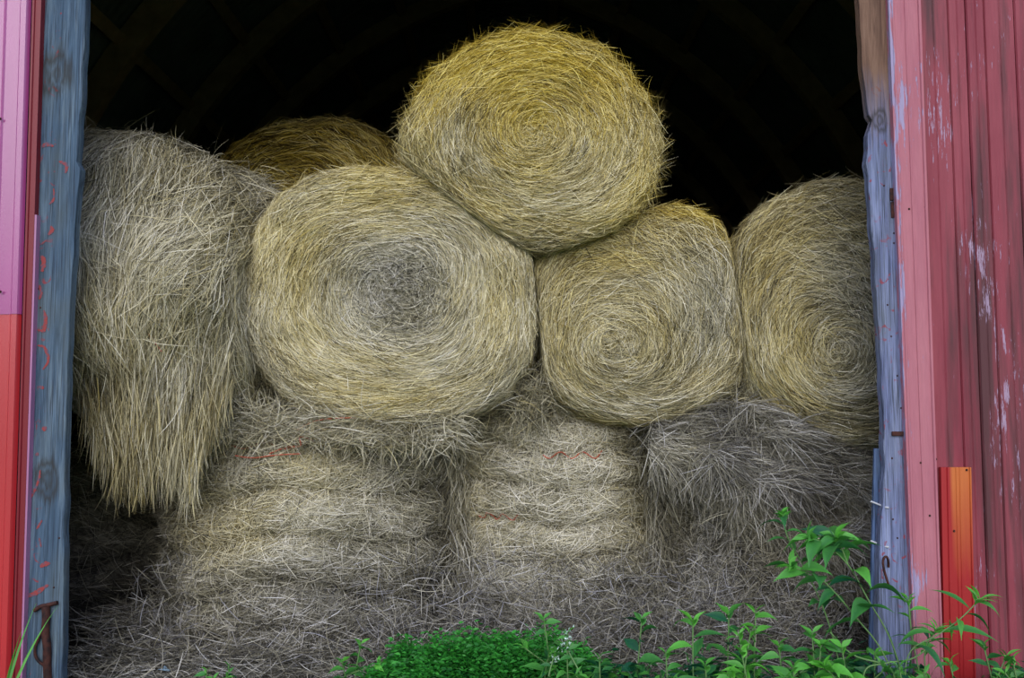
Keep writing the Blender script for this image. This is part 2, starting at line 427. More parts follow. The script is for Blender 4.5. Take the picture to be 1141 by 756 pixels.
# top tangles of the same bale, sweeping over the crest
n = 1500
t = rng.random(n); px = 90 + 200 * t; py = 168 + 48 * t ** 1.2 + rng.normal(0, 11, n)
P0 = np.array([W(a, b_, c_) for a, b_, c_ in zip(px, py, 4.45 + rng.random(n) * 0.3)])
D = np.stack((rng.normal(0.6, 0.6, n), rng.normal(-0.3, 0.3, n), rng.normal(-0.05, 0.25, n)), -1)
free_blades(A, P0, D, rng.uniform(0.08, 0.3, n), rng.uniform(0.0009, 0.0017, n), np.clip(rng.normal(0.6, 0.2, n), 0, 1), rng.normal(0.05, 0.15, n), droop=1.2)
lb_ = finish(A, 'hay_bale', 'shaggy grey hay bale beside the left wooden post, long stalks hanging down its side', origin=(lx1 - .6, LC[1], zb))
tw = tube('twine', [left_p for left_p in (W(143, 350, 3.93), W(155, 360, 3.9), W(170, 378, 3.88), W(180, 392, 3.9))], 0.003, TW); adopt(tw, lb_)
tag(tw, 'orange twine end')

# ---- bottom row, bales standing on end
def upright(px, Yc, R, ztop, seed, label, n, cx=None, hue=(0.0, 0.2), tonebias=0.0, bands=0.05, nband=6, planes=(), mess=0.45, twine=(), vertical=0.15, tilt=(0, 0), lump=0.035, sy=1.0, flare=0.1, **kw):
    X = (px - 570.5) / F * Yc
    f = np.array((X, Yc, ztop))
    B_ = Bale(f, (tilt[0], tilt[1], 1), (0, 1, 0), R, L=ztop - 0.0, rc=0.13, dome=0.02, lump=lump, ridge=0.0, bands=bands, nband=nband, planes=planes, seed=seed,
              hue=hue, tonebias=tonebias, dampz=0.62, sy=sy, flare=flare)  # dampz: ground shade painted into the colour below this height, not damp
    A = Acc(); B_.core(A, 260, 200)
    smx = R + ztop + 0.1
    B_.blades(A, n, smin=R * 0.35, smax=smx, phis=(-PI - 0.15, 0.15), ang=(0, 0.5), patch=0.6, mess=mess, vertical=vertical, length=(0.05, 0.17), lift=0.028, curl=0.02, fly=0.05, **kw)
    o = finish(A, 'hay_bale', label, origin=(X, Yc, 0))
    for (z, a0, a1) in twine:
        s = R + (ztop - z) - 0.1; k = 14
        pts = []
        for i in range(k):
            a = a0 + (a1 - a0) * i / (k - 1)
            pts.append(B_.surf(np.array(s + 0.02 * math.sin(i * 1.3)), np.array(a), np.array(0.022 + 0.006 * math.sin(i * 2.1))))
        adopt(tag(tube('twine', [tuple(p) for p in pts], 0.003, TW), 'orange twine wrap'), o)
    return o
pl_b12 = (W(506, 600, 4.5), np.array((1, 0.0, 0.03)))
pl_b23 = (W(727, 600, 4.6), np.array((1, 0.0, -0.02)))
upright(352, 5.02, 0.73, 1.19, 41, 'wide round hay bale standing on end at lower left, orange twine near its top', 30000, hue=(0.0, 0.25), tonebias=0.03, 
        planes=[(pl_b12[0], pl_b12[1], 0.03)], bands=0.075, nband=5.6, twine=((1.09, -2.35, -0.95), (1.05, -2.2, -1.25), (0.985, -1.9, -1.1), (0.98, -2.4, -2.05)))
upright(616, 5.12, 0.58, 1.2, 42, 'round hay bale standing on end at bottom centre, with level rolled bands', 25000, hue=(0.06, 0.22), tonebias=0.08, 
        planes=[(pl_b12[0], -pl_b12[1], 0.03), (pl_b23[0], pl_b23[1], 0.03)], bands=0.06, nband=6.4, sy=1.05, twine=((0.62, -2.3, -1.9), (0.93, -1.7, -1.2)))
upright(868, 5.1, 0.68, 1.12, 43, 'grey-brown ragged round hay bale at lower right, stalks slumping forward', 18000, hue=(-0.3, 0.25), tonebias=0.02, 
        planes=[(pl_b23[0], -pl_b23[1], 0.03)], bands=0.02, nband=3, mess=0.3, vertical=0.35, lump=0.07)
# dark one set back on the left, shade put into its lowered tone
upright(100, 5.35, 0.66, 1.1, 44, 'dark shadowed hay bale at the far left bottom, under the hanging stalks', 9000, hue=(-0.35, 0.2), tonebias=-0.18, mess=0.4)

# ---- slumped grey thatch on the lower right bale (belongs to that heap: loose hay)
def loose(name, label, polys, n, hue, tone, dirs, length=(0.08, 0.26), droop=0.7, Yr=(4.2, 4.4), wid=(0.0013, 0.0023), r=np.random.default_rng(3), bend=0.45, dirjit=0.35):
    A = Acc(); xs = []; ys = []
    (x0, x1, y0, y1) = polys
    px = r.uniform(x0, x1, n); py = y0 + (y1 - y0) * r.random(n)
    P0 = np.array([W(a, b_, c_) for a, b_, c_ in zip(px, py, r.uniform(Yr[0], Yr[1], n))])
    D = np.array(dirs)[None] + r.normal(0, dirjit, (n, 3))
    tn = np.clip(tone + 0.15 * vnoise(P0 * 6, 3) + r.normal(0, 0.2, n), 0, 1)
    free_blades(A, P0, D, r.uniform(length[0], length[1], n), r.uniform(wid[0], wid[1], n), tn, hue + r.normal(0, 0.12, n), droop=droop, bend=bend, r_=r)
    o = A.build(name, [HAY, CORE]); tag(o, label, 'loose hay', None, 'stuff')
    return o
# thatch surface: stalks draped over a bulging mound
A = Acc(); r = np.random.default_rng(9); n = 19000
u = r.random(n); v = r.random(n)
px = 722 + 262 * u; py = 448 + v * (85 + 110 * u + 40 * vnoise(np.stack((u * 5, u * 0, u * 0), -1), 7) + 25 * r.random(n)) 
Yv = 4.46 - 0.16 * np.sin(np.clip(v, 0, 1) * PI) - 0.10 * np.sin(u * PI) + r.random(n) * 0.05 + 0.10 * vnoise(np.stack((px / 40, py / 30, px * 0), -1), 4)
P0 = np.array([W(a, b_, c_) for a, b_, c_ in zip(px, py, Yv)])
fl = vnoise(P0 * 4, 5)
D = np.stack((0.85 + 0.5 * fl + r.normal(0, 0.75, n), -0.05 + r.normal(0, 0.2, n), -0.55 + 0.4 * vnoise(P0 * 3, 15) + r.normal(0, 0.5, n)), -1)
tn = np.clip(0.5 + 0.18 * vnoise(P0 * 7, 3) + r.normal(0, 0.22, n), 0, 1)
free_blades(A, P0, D, r.uniform(0.06, 0.21, n), r.uniform(0.0008, 0.0015, n), np.clip(tn - 0.02, 0, 1), -0.45 + 0.3 * vnoise(P0 * 5, 12) + r.normal(0, 0.1, n), droop=0.35, bend=0.3, r_=r)
o = A.build('loose_hay', [HAY, CORE]); tag(o, 'thatch of loose grey-violet stalks slumping over the lower right bale', 'loose hay', None, 'stuff')
# tangle on the ledge between centre bale and lower left bale
A = Acc(); n = 6500
px = r.uniform(240, 510, n); py = 462 + r.random(n) * 34 - 14 * (px < 300) * r.random(n)
P0 = np.array([W(a, b_, c_) for a, b_, c_ in zip(px, py, r.uniform(4.18, 4.42, n))])
D = r.normal(0, 1, (n, 3)) * np.array((1, 0.35, 0.55)) + np.array((0, -0.05, 0.0))
free_blades(A, P0, D, r.uniform(0.05, 0.22, n), r.uniform(0.0009, 0.0017, n), np.clip(r.normal(0.52, 0.24, n), 0, 1), r.normal(-0.03, 0.15, n), droop=0.35, bend=0.9, r_=r)
o = A.build('loose_hay', [HAY, CORE]); tag(o, 'tangled loose stalks on the ledge under the big middle bale', 'loose hay', None, 'stuff')
for k, pts in enumerate([((330, 480), (345, 470), (372, 466), (400, 466), (425, 464), (462, 468)), ((300, 506), (322, 496), (338, 500), (330, 482), (350, 492)),
                         ((262, 508), (280, 512), (305, 507), (335, 506))]):
    t_ = tube('baler_twine', [W(x, y, 4.22 + 0.03 * math.sin(i * 2)) for i, (x, y) in enumerate(pts)], 0.003, TW)
    tag(t_, ['long orange twine end lying along the ledge under the big middle bale', 'knotted orange twine loop hanging on the tangle at lower left', 'short level orange twine across the top of the lower left bale'][k], 'twine')

# stalks hanging in the seams between the bottom bales
for (x0, x1, y0, y1, lb, nn_, Ya) in ((496, 530, 455, 660, 'dark stalks hanging in the gap between the lower left and bottom centre bales', 1000, 4.6),
                            (706, 752, 455, 660, 'dark stalks hanging in the gap between the bottom centre and lower right bales', 1300, 4.62)):
    A = Acc(); n = nn_
    px = r.normal((x0 + x1) / 2, (x1 - x0) * 0.24, n); py = r.uniform(y0, y1, n); P0 = np.array([W(a, b_, c_) for a, b_, c_ in zip(px, py, r.uniform(Ya, Ya + 0.15, n))])
    D = np.stack((r.normal(0, 0.45, n), r.normal(-0.05, 0.2, n), -1 + r.normal(0, 0.4, n)), -1)
    free_blades(A, P0, D, r.uniform(0.06, 0.24, n), r.uniform(0.0009, 0.0017, n), np.clip(r.normal(0.4, 0.24, n), 0, 1), r.normal(0.0, 0.15, n) - 0.4 * (py - y0) / (y1 - y0), droop=0.3, bend=0.6, r_=r)
    o = A.build('loose_hay', [HAY, CORE]); tag(o, lb, 'loose hay', None, 'stuff')
# wisps closing the notches round the feet of the middle row bales
for (cx_, cy_, where) in ((592, 452, 'between the big middle bale and the swirled bale right of it'), (270, 432, 'between the shaggy left bale and the big middle bale'), (822, 452, 'at the foot of the seam beside the half hidden right bale')):
    A = Acc(); n = 1750
    px = cx_ + r.normal(0, 22, n); py = cy_ + r.normal(0, 16, n) - 0.5 * np.abs(px - cx_); P0 = np.array([W(a, b_, c_) for a, b_, c_ in zip(px, py, r.uniform(4.36, 4.62, n))])
    D = r.normal(0, 1, (n, 3)) * np.array((0.8, 0.4, 0.8))
    free_blades(A, P0, D, r.uniform(0.05, 0.2, n), r.uniform(0.0009, 0.0017, n), np.clip(r.normal(0.4, 0.22, n), 0, 1), r.normal(0.0, 0.15, n), droop=0.4, bend=0.7, r_=r)
    o = A.build('loose_hay', [HAY, CORE]); tag(o, 'wisps of hay in the low notch ' + where, 'loose hay', None, 'stuff')

# ---- ground, litter
m, nt, b = newmat('earth'); EARTH = m
v = coords(nt); nn = noise(nt, v, 6, 8, 0.7)
nt.links.new(ramp(nt, [(0.3, srgb(26, 24, 22)), (0.6, srgb(58, 50, 42)), (0.8, srgb(82, 74, 60))], nn).outputs[0], b.inputs['Base Color'])
b.inputs['Roughness'].default_value = 1; bump(nt, b, nn, 0.8, 0.03)
m, nt, b = newmat('lawn'); LAWN = m
v = coords(nt); nn = noise(nt, v, 3, 8, 0.75)
nt.links.new(ramp(nt, [(0.3, srgb(24, 48, 22)), (0.6, srgb(52, 88, 36)), (0.8, srgb(86, 112, 52))], nn).outputs[0], b.inputs['Base Color']); b.inputs['Roughness'].default_value = 1
def box(bm, x0, x1, y0, y1, z0, z1):
    vs = [bm.verts.new(p) for p in ((x0, y0, z0), (x1, y0, z0), (x1, y1, z0), (x0, y1, z0), (x0, y0, z1), (x1, y0, z1), (x1, y1, z1), (x0, y1, z1))]
    for f in ((3, 2, 1, 0), (4, 5, 6, 7), (0, 1, 5, 4), (1, 2, 6, 5), (2, 3, 7, 6), (3, 0, 4, 7)): bm.faces.new([vs[i] for i in f])
def mobj(name, bm, mat, smooth=False):
    bmesh.ops.recalc_face_normals(bm, faces=bm.faces)
    me = bpy.data.meshes.new(name); bm.to_mesh(me); bm.free(); me.materials.append(mat)
    if smooth:
        for p in me.polygons: p.use_smooth = True
    o = bpy.data.objects.new(name, me); C.objects.link(o); return o
bm = bmesh.new(); box(bm, -4.2, 4.2, 3.5, 16, -0.2, 0); tag(mobj('floor', bm, EARTH), kind='structure')
bm = bmesh.new(); box(bm, -40, 40, -40, 3.5, -0.2, -0.005); tag(mobj('ground', bm, LAWN), kind='structure')

A = Acc(); n = 26000
X = r.uniform(-2.0, 1.5, n); Yv = 3.72 + r.random(n) ** 0.8 * 1.15
hgt = 0.02 + 0.12 * np.clip((Yv - 3.8) / 0.7, 0, 1) ** 1.5 * (1 + 0.5 * vnoise(np.stack((X * 2, Yv * 2, X * 0), -1), 2)) + 0.05 * r.random(n)
P0 = np.stack((X, Yv, hgt), -1); D = r.normal(0, 1, (n, 3)) * np.array((1, 0.8, 0.25)) + np.array((0, -0.1, 0.05))
free_blades(A, P0, D, r.uniform(0.05, 0.22, n), r.uniform(0.0009, 0.0018, n), np.clip(r.normal(0.4, 0.24, n), 0, 1), r.normal(-0.55, 0.15, n), droop=0.25, bend=0.6, r_=r)
n = 11000; X = r.uniform(-1.75, 1.6, n); Yv = r.uniform(4.15, 4.4, n); z = r.random(n) ** 2.2 * 0.48
free_blades(A, np.stack((X, Yv + z * 0.25, z), -1), r.normal(0, 1, (n, 3)) * np.array((0.8, 0.3, 0.7)), r.uniform(0.05, 0.2, n), r.uniform(0.0008, 0.0015, n), np.clip(r.normal(0.5, 0.26, n), 0, 1), r.normal(-0.65, 0.25, n), droop=0.1, bend=0.7, r_=r)
# mound under the litter
gx = np.linspace(-1.95, 1.5, 120); gy = np.linspace(3.6, 4.9, 50); GX, GY = np.meshgrid(gx, gy, indexing='ij')
gz = 0.0 + 0.11 * np.clip((GY - 3.8) / 0.7, 0, 1) ** 1.5 * (1 + 0.5 * vnoise(np.stack((GX * 2, GY * 2, GX * 0), -1), 2)) + 0.015 * vnoise(np.stack((GX * 12, GY * 12, GX * 0), -1), 5)
V = np.stack((GX, GY, gz), -1).reshape(-1, 3); i = np.arange(119)[:, None] * 50; j = np.arange(49)[None]
Q = np.stack((i + j, i + 50 + j, i + 51 + j, i + j + 1), -1).reshape(-1, 4)
A.add(V, Q, np.full(len(V), 0.15), np.full(len(V), -0.4), 1)
o = A.build('hay_litter', [HAY, CORE]); tag(o, 'matted brown hay litter strewn over the ground in front of the bottom bales', 'loose hay', None, 'stuff')

# ------------------------------------------------------------------ barn
YW = 3.62          # plane of the door jambs
# weathered wood
def wood_mat(name, stops, top=None, red=True, knots=()):
    m, nt, b = newmat(name)
    v = coords(nt, (9, 9, 0.55)); n1 = noise(nt, v, 4, 8, 0.65, 0.6)
    v2 = coords(nt, (60, 60, 1.2)); n2 = noise(nt, v2, 3, 4, 0.6)
    c = ramp(nt, stops, n1).outputs[0]
    c = mixc(nt, ramp(nt, [(0.36, (0.85,) * 3), (0.52, (0, 0, 0))], n2).outputs[0], c, srgb(52, 60, 74), 'MIX')
    big = noise(nt, coords(nt, (2, 2, 1)), 2.2, 3)
    c = mixc(nt, ramp(nt, [(0.45, (0,) * 3), (0.75, (0.55,) * 3)], big).outputs[0], c, srgb(104, 108, 96))
    tc = nt.nodes.new('ShaderNodeTexCoord'); sx = nt.nodes.new('ShaderNodeSeparateXYZ'); nt.links.new(tc.outputs['Object'], sx.inputs[0])
    if red:
        n3 = noise(nt, coords(nt, (1, 1, 0.8)), 26, 3, 0.6, 1.2)
        msk = ramp(nt, [(0.60, (0,) * 3), (0.64, (1,) * 3)], n3).outputs[0]
        n4 = noise(nt, coords(nt, (1, 1, 1), (3, 1, 2)), 6, 2)
        msk = mixc(nt, 1.0, msk, ramp(nt, [(0.46, (0,) * 3), (0.52, (1,) * 3)], n4).outputs[0], 'MULTIPLY')
        # only in a band down the middle of the board
        bx = mth(nt, 'ABSOLUTE', mth(nt, 'SUBTRACT', sx.outputs[0], red[0])); bx = mth(nt, 'LESS_THAN', bx, red[1])
        msk = mixc(nt, 1.0, msk, bx, 'MULTIPLY')
        c = mixc(nt, mth(nt, 'MULTIPLY', msk, 0.75), c, srgb(150, 58, 62))
    if top:
        f = nt.nodes.new('ShaderNodeMapRange'); nt.links.new(mth(nt, 'ADD', sx.outputs[2], mth(nt, 'MULTIPLY', n1, 0.35)), f.inputs[0])
        f.inputs[1].default_value = top[0]; f.inputs[2].default_value = top[1]
        br = ramp(nt, [(0.3, srgb(72, 52, 46)), (0.55, srgb(128, 100, 84)), (0.75, srgb(150, 124, 110))], n1).outputs[0]
        c = mixc(nt, f.outputs[0], c, br)
    for (kx, kz, ks) in knots:
        vx = nt.nodes.new('ShaderNodeVectorMath'); vx.operation = 'SUBTRACT'; nt.links.new(tc.outputs['Object'], vx.inputs[0]); vx.inputs[1].default_value = (kx, 0, kz)
        vs = nt.nodes.new('ShaderNodeVectorMath'); vs.operation = 'MULTIPLY'; nt.links.new(vx.outputs[0], vs.inputs[0]); vs.inputs[1].default_value = (1 / ks, 0, 0.7 / ks)
        ln = nt.nodes.new('ShaderNodeVectorMath'); ln.operation = 'LENGTH'; nt.links.new(vs.outputs[0], ln.inputs[0])
        d = mth(nt, 'ADD', ln.outputs['Value'], mth(nt, 'MULTIPLY', mth(nt, 'SUBTRACT', n1, 0.5), 2.2))
        kr = ramp(nt, [(0.0, (0.35,) * 3), (0.25, (0.9,) * 3), (0.42, (0.2,) * 3), (0.62, (0.95,) * 3), (0.78, (0.5,) * 3), (1.0, (0,) * 3)], d).outputs[0]
        c = mixc(nt, mth(nt, 'MULTIPLY', kr, 0.8), c, srgb(58, 56, 52))
    nt.links.new(c, b.inputs['Base Color']); b.inputs['Roughness'].default_value = 0.85; b.inputs['Specular IOR Level'].default_value = 0.2
    hsum = mth(nt, 'ADD', n1, mth(nt, 'MULTIPLY', n2, 0.5)); bump(nt, b, hsum, 0.5, 0.008)
    return m

def board_prism(name, outline, Y, thick, mat, bevel=0.004, org=None):
    """outline: closed loop of (x,z) world"""
    bm = bmesh.new()
    f = [bm.verts.new((x, Y, z)) for x, z in outline]; fa = bm.faces.new(f)
    ex = bmesh.ops.extrude_face_region(bm, geom=[fa]); bmesh.ops.translate(bm, verts=[e for e in ex['geom'] if isinstance(e, bmesh.types.BMVert)], vec=(0, thick, 0))
    o = mobj(name, bm, mat)
    if bevel:
        md = o.modifiers.new('b', 'BEVEL'); md.width = bevel; md.segments = 2; md.limit_method = 'ANGLE'
    if org is not None:
        o.data.transform(Matrix.Translation(-Vector(org))); o.location = org
    return o
def edge(pts, Y, jit=0.0, seed=0, step=0.03):
    """pixel polyline (top to bottom) -> dense x,z list with a ragged saw edge"""
    w = [W(x, y, Y) for x, y in pts]; out = []
    for a, b_ in zip(w[:-1], w[1:]):
        k = max(1, int(np.linalg.norm(b_ - a) / step))
        for i in range(k):
            p = a + (b_ - a) * i / k; out.append((p[0] + jit * mnoise.noise(Vector((seed, p[2] * 9, 0))) , p[2]))
    out.append((w[-1][0], w[-1][2])); return out
def xat(p0, p1, Y, z):                   # extend a pixel line to height z
    a = W(*p0, Y); b_ = W(*p1, Y); t = (z - a[2]) / (b_[2] - a[2]); return a[0] + (b_[0] - a[0]) * t
ZT = 3.6
# left post
Lr = edge([(95, 0), (93, 60), (90, 120), (86, 172), (85, 180), (89, 188), (84, 240), (77, 360), (74, 440), (72, 520), (71, 620), (69, 756)], YW, 0.006, 1)
Lr = [(Lr[0][0], ZT)] + Lr + [(Lr[-1][0] - 0.005, 0)]
xl0 = W(30, 378, YW)[0] - 0.06
pl = Lr + [(xl0, 0), (xl0, ZT)]
k1 = W(62, 82, YW); k2 = W(51, 533, YW); o0 = ((k1[0], YW, 0))
LW = wood_mat('weathered_blue_grey_wood', [(0.28, srgb(52, 70, 90)), (0.5, srgb(82, 104, 126)), (0.72, srgb(122, 142, 158))], red=(-0.035, 0.05),
              knots=((0, k1[2], 0.08), (k2[0] - k1[0], k2[2], 0.07)))
post = board_prism('door_post', pl, YW, 0.05, LW, org=o0)
tag(post, 'weathered blue-grey wooden door post on the left with a dark knot and red paint flecks', 'post')
# right post (split warped plank)
Rl_ = edge([(957, 0), (960, 60), (965, 110), (968, 128), (972, 134), (967, 150), (968, 166), (965, 182), (967, 196), (971, 240), (975, 300), (980, 380), (984, 450), (986, 520), (981, 600), (979, 650), (978, 756)], YW, 0.006, 4)
xr_ = [(W(993, 0, YW)[0] + 0.0, ZT), (W(1024, 756, YW)[0], 0)]
pl = [(Rl_[0][0], ZT)] + Rl_ + [(Rl_[-1][0], 0)] + [(W(1040, 756, YW)[0], 0), (W(1003, 0, YW)[0], ZT)]
o1 = (W(985, 300, YW)[0], YW, 0)
RW = wood_mat('weathered_violet_grey_wood', [(0.28, srgb(84, 90, 124)), (0.5, srgb(124, 134, 172)), (0.72, srgb(160, 170, 204))], red=(0.0, 0.05),
              top=(W(0, 150, YW)[2] + 0.1, W(0, 80, YW)[2] + 0.2), knots=((0.0, W(0, 134, YW)[2], 0.04),))
pr = board_prism('door_post', pl, YW, 0.05, RW, org=o1)
tag(pr, 'split violet-grey wooden door post on the right, brown at its top', 'post')
# dark cracks and nails on right post
m, nt, b = newmat('rusty_iron'); RUST = m
nt.links.new(ramp(nt, [(0.35, srgb(38, 26, 28)), (0.6, srgb(84, 46, 38)), (0.8, srgb(60, 50, 56))], noise(nt, coords(nt), 40, 5)).outputs[0], b.inputs['Base Color']); b.inputs['Roughness'].default_value = 0.8
b.inputs['Metallic'].default_value = 0.3
def plate(name, px0, px1, py0, py1, Y, t, mat, tilt=0):
    a = W(px0, py0, Y); c = W(px1, py1, Y); bm = bmesh.new(); box(bm, a[0], c[0], Y - t, Y, c[2], a[2])
    bmesh.ops.bevel(bm, geom=bm.edges[:], offset=min(t * 0.3, 0.002), segments=1, affect='EDGES')
    return mobj(name, bm, mat)
def nailhead(x, z, Y, rad, mat, name='nail'):
    bm = bmesh.new(); bmesh.ops.create_cone(bm, cap_ends=True, segments=10, radius1=rad, radius2=rad * 0.6, depth=rad * 0.8, matrix=Matrix.Translation((x, Y - rad * 0.3, z)) @ Matrix.Rotation(PI / 2, 4, 'X'))
    return mobj(name, bm, mat)
hg = empty('hinge_plate', W(998, 229, YW)); tag(hg, 'small dark rusted plates set in the right post beside the top of the pink trim', 'plate')
adopt(plate('upper_leaf', 991, 997, 210, 224, YW, 0.006, RUST), hg); adopt(plate('lower_leaf', 992, 998, 225, 243, YW, 0.006, RUST), hg)
kp = plate('rusted_bracket', 993, 1012, 481, 486, YW, 0.012, RUST); tag(kp, 'small rusty bracket across the right post low down', 'bracket')
for i, (x, y) in enumerate([(985, 207), (996, 260), (996, 271), (993, 375), (1000, 419), (994, 511), (989, 340), (1004, 455), (995, 579), (1000, 600)]):
    p = W(x, y, YW); adopt(nailhead(p[0], p[2], YW, 0.0042, RUST), pr)
for i, (x, y) in enumerate([(40, 168), (43, 322), (45, 343), (66, 600), (60, 655)]):
    p = W(x, y, YW); adopt(nailhead(p[0], p[2], YW, 0.0042, RUST), post)
m, nt, b = newmat('red_paint_mark'); nt.links.new(ramp(nt, [(0.35, srgb(96, 84, 104)), (0.55, srgb(150, 62, 62))], noise(nt, coords(nt), 70, 3)).outputs[0], b.inputs['Base Color']); b.inputs['Roughness'].default_value = 0.8; PM = m
def ribbon(pts, w_):
    c_ = [Vector(W(x, y, YW)) for x, y in pts]; c_ = catmull(c_, 8); bm = bmesh.new(); rows = []
    for i, p in enumerate(c_):
        d = (c_[min(i + 1, len(c_) - 1)] - c_[max(i - 1, 0)]); nx_ = Vector((-d.z, 0, d.x)).normalized(); ww = w_ * (0.35 + 0.65 * math.sin(PI * (i + 0.5) / len(c_))) * random.uniform(0.7, 1.25)
        rows.append((bm.verts.new((p.x - nx_.x * ww, YW - 0.0016, p.z - nx_.z * ww)), bm.verts.new((p.x + nx_.x * ww, YW - 0.0016, p.z + nx_.z * ww))))
    for a, c in zip(rows[:-1], rows[1:]): bm.faces.new((a[0], a[1], c[1], c[0]))
    return mobj('paint_mark', bm, PM)
for pts, w_ in [(((47, 164), (52, 161), (60, 163)), .008), (((66, 180), (74, 184), (73, 193)), .008), (((55, 228), (60, 222), (60, 210)), .005), (((54, 262), (58, 257), (57, 252)), .009), (((40, 260), (44, 272), (52, 268)), .004),
                (((46, 285), (49, 292), (47, 303)), .011), (((44, 318), (46, 326), (44, 334)), .007), (((49, 346), (51, 356), (49, 368), (42, 368)), .008), (((42, 385), (50, 388), (54, 402), (48, 412)), .006),
                (((44, 431), (49, 433)), .006), (((48, 476), (51, 480)), .010), (((40, 506), (43, 507)), .007), (((45, 524), (43, 536), (36, 552), (28, 562)), .006), (((41, 590), (47, 580)), .005),
                (((45, 632), (50, 629), (56, 628)), .009), (((24, 665), (38, 662), (54, 652)), .009), (((44, 600), (46, 610)), .004)]:
    adopt(tag(ribbon(pts, w_), 'red paint mark'), post)
# rusty latch at the bottom of left post
lt = empty('rusty_latch', W(50, 700, YW)); tag(lt, 'rusty iron latch with curled strap near the foot of the left post', 'latch')
Y_ = YW - 0.012
adopt(tube('crossbar', [W(38, 681, Y_), W(44, 676, Y_), (W(52, 675, Y_)), W(64, 672, Y_)], 0.008, RUST), lt)
adopt(tube('strap', [W(51, 676, Y_), W(52, 690, Y_), W(50, 705, Y_), W(53, 722, Y_), W(52, 740, Y_), W(54, 770, Y_)], 0.016, RUST), lt)
adopt(tube('loop', [W(47, 704, Y_), W(41, 715, Y_), W(38, 727, Y_), W(42, 738, Y_), W(50, 742, Y_)], 0.006, RUST), lt)
# hook on right post
hk = tube('iron_hook', [W(991, 655, YW - 0.03), W(986, 640, YW - 0.03), W(983, 626, YW - .03), W(986, 620, YW - 0.03), W(990, 622, YW - 0.03), W(990, 632, YW - .01)], 0.005, RUST)
tag(hk, 'thin dark iron hook on the edge of the right post near the weeds', 'hook')
# second strip behind right post, wired
BS = wood_mat('blue_metal_strip', [(0.28, srgb(62, 80, 118)), (0.5, srgb(88, 112, 156)), (0.72, srgb(116, 138, 180))], red=False)
w1 = W(974, 500, YW + .06); w2 = W(969, 720, YW + .06); w3 = W(995, 500, YW + .06)
bs = board_prism('wired_slat', [(w1[0], w1[2]), (w2[0], w2[2]), (w2[0], 0), (w3[0], 0), (w3[0], w1[2])], YW + 0.055, 0.02, BS, org=(w1[0], YW + .055, 0))
tag(bs, 'narrow blue slat tied with wire behind the lower right post', 'slat')
m, nt, b = newmat('pale_wire'); b.inputs['Base Color'].default_value = (*srgb(190, 192, 200), 1); b.inputs['Roughness'].default_value = 0.5; WIRE = m
for yy in (561, 605):
    adopt(tube('wire_tie', [W(970, yy - 2, YW + .045), W(978, yy + 1, YW + .04), W(987, yy + 5, YW - .004), W(990, yy + 5, YW - .004)], 0.004, WIRE), bs)

# pink trim board
def paint_mat(name, base, base2, chip, chipamt=0.62, brown=0.0, scale=(14, 14, 1.6), rough=0.6, spec=0.3, edge=False):
    m, nt, b = newmat(name)
    n1 = noise(nt, coords(nt, (3, 3, 0.6)), 3, 5); c = ramp(nt, [(0.3, base), (0.7, base2)], n1).outputs[0]
    if brown:
        nb = noise(nt, coords(nt, (7, 7, 0.45), (5, 0, 1)), 1.6, 6, 0.6); c = mixc(nt, mth(nt, 'MULTIPLY', ramp(nt, [(0.46, (0,) * 3), (0.62, (1,) * 3)], nb).outputs[0], brown), c, srgb(84, 58, 60))
        sx = nt.nodes.new('ShaderNodeSeparateXYZ'); tc = nt.nodes.new('ShaderNodeTexCoord'); nt.links.new(tc.outputs['Object'], sx.inputs[0])
    nc = noise(nt, coords(nt, scale), 3.2, 7, 0.7); ng = noise(nt, coords(nt, (2.5, 2.5, 0.8), (9, 2, 4)), 2.2, 2)
    nc2 = mth(nt, 'ADD', nc, mth(nt, 'MULTIPLY', mth(nt, 'SUBTRACT', ng, 0.5), 0.55))
    if edge:
        tc = nt.nodes.new('ShaderNodeTexCoord'); sx = nt.nodes.new('ShaderNodeSeparateXYZ'); nt.links.new(tc.outputs['Object'], sx.inputs[0])
        lean = (xat((990, 0), (1020, 756), YT, 3) - xat((990, 0), (1020, 756), YT, 1)) / 2
        xx = mth(nt, 'SUBTRACT', sx.outputs[0], mth(nt, 'MULTIPLY', mth(nt, 'SUBTRACT', sx.outputs[2], 1.0), lean))
        mr = nt.nodes.new('ShaderNodeMapRange'); nt.links.new(xx, mr.inputs[0]); mr.inputs[1].default_value = 0.0; mr.inputs[2].default_value = 0.05; mr.inputs[3].default_value = 0.19; mr.inputs[4].default_value = 0.0
        nc2 = mth(nt, 'ADD', nc2, mr.outputs[0])
    msk = ramp(nt, [(chipamt, (0,) * 3), (chipamt + 0.03, (1,) * 3)], nc2).outputs[0]
    c = mixc(nt, mth(nt, 'MULTIPLY', msk, 0.85), c, chip)
    nf = noise(nt, coords(nt, (40, 40, 3)), 3, 4); c = mixc(nt, mth(nt, 'MULTIPLY', nf, 0.35), c, (0.1, 0.02, 0.03))
    nt.links.new(c, b.inputs['Base Color']); b.inputs['Roughness'].default_value = rough; b.inputs['Specular IOR Level'].default_value = spec
    bump(nt, b, mth(nt, 'ADD', nf, mth(nt, 'MULTIPLY', msk, -0.6)), 0.4, 0.005)
    return m
YT = YW - 0.03
PINK = paint_mat('faded_pink_paint', srgb(186, 112, 128), srgb(204, 132, 144), srgb(172, 172, 212), 0.66, edge=True)
REDB = paint_mat('peeling_barn_red', srgb(142, 58, 72), srgb(164, 80, 92), srgb(190, 168, 196), 0.655, brown=0.9, scale=(28, 28, 2.6))
YT = YW - 0.03
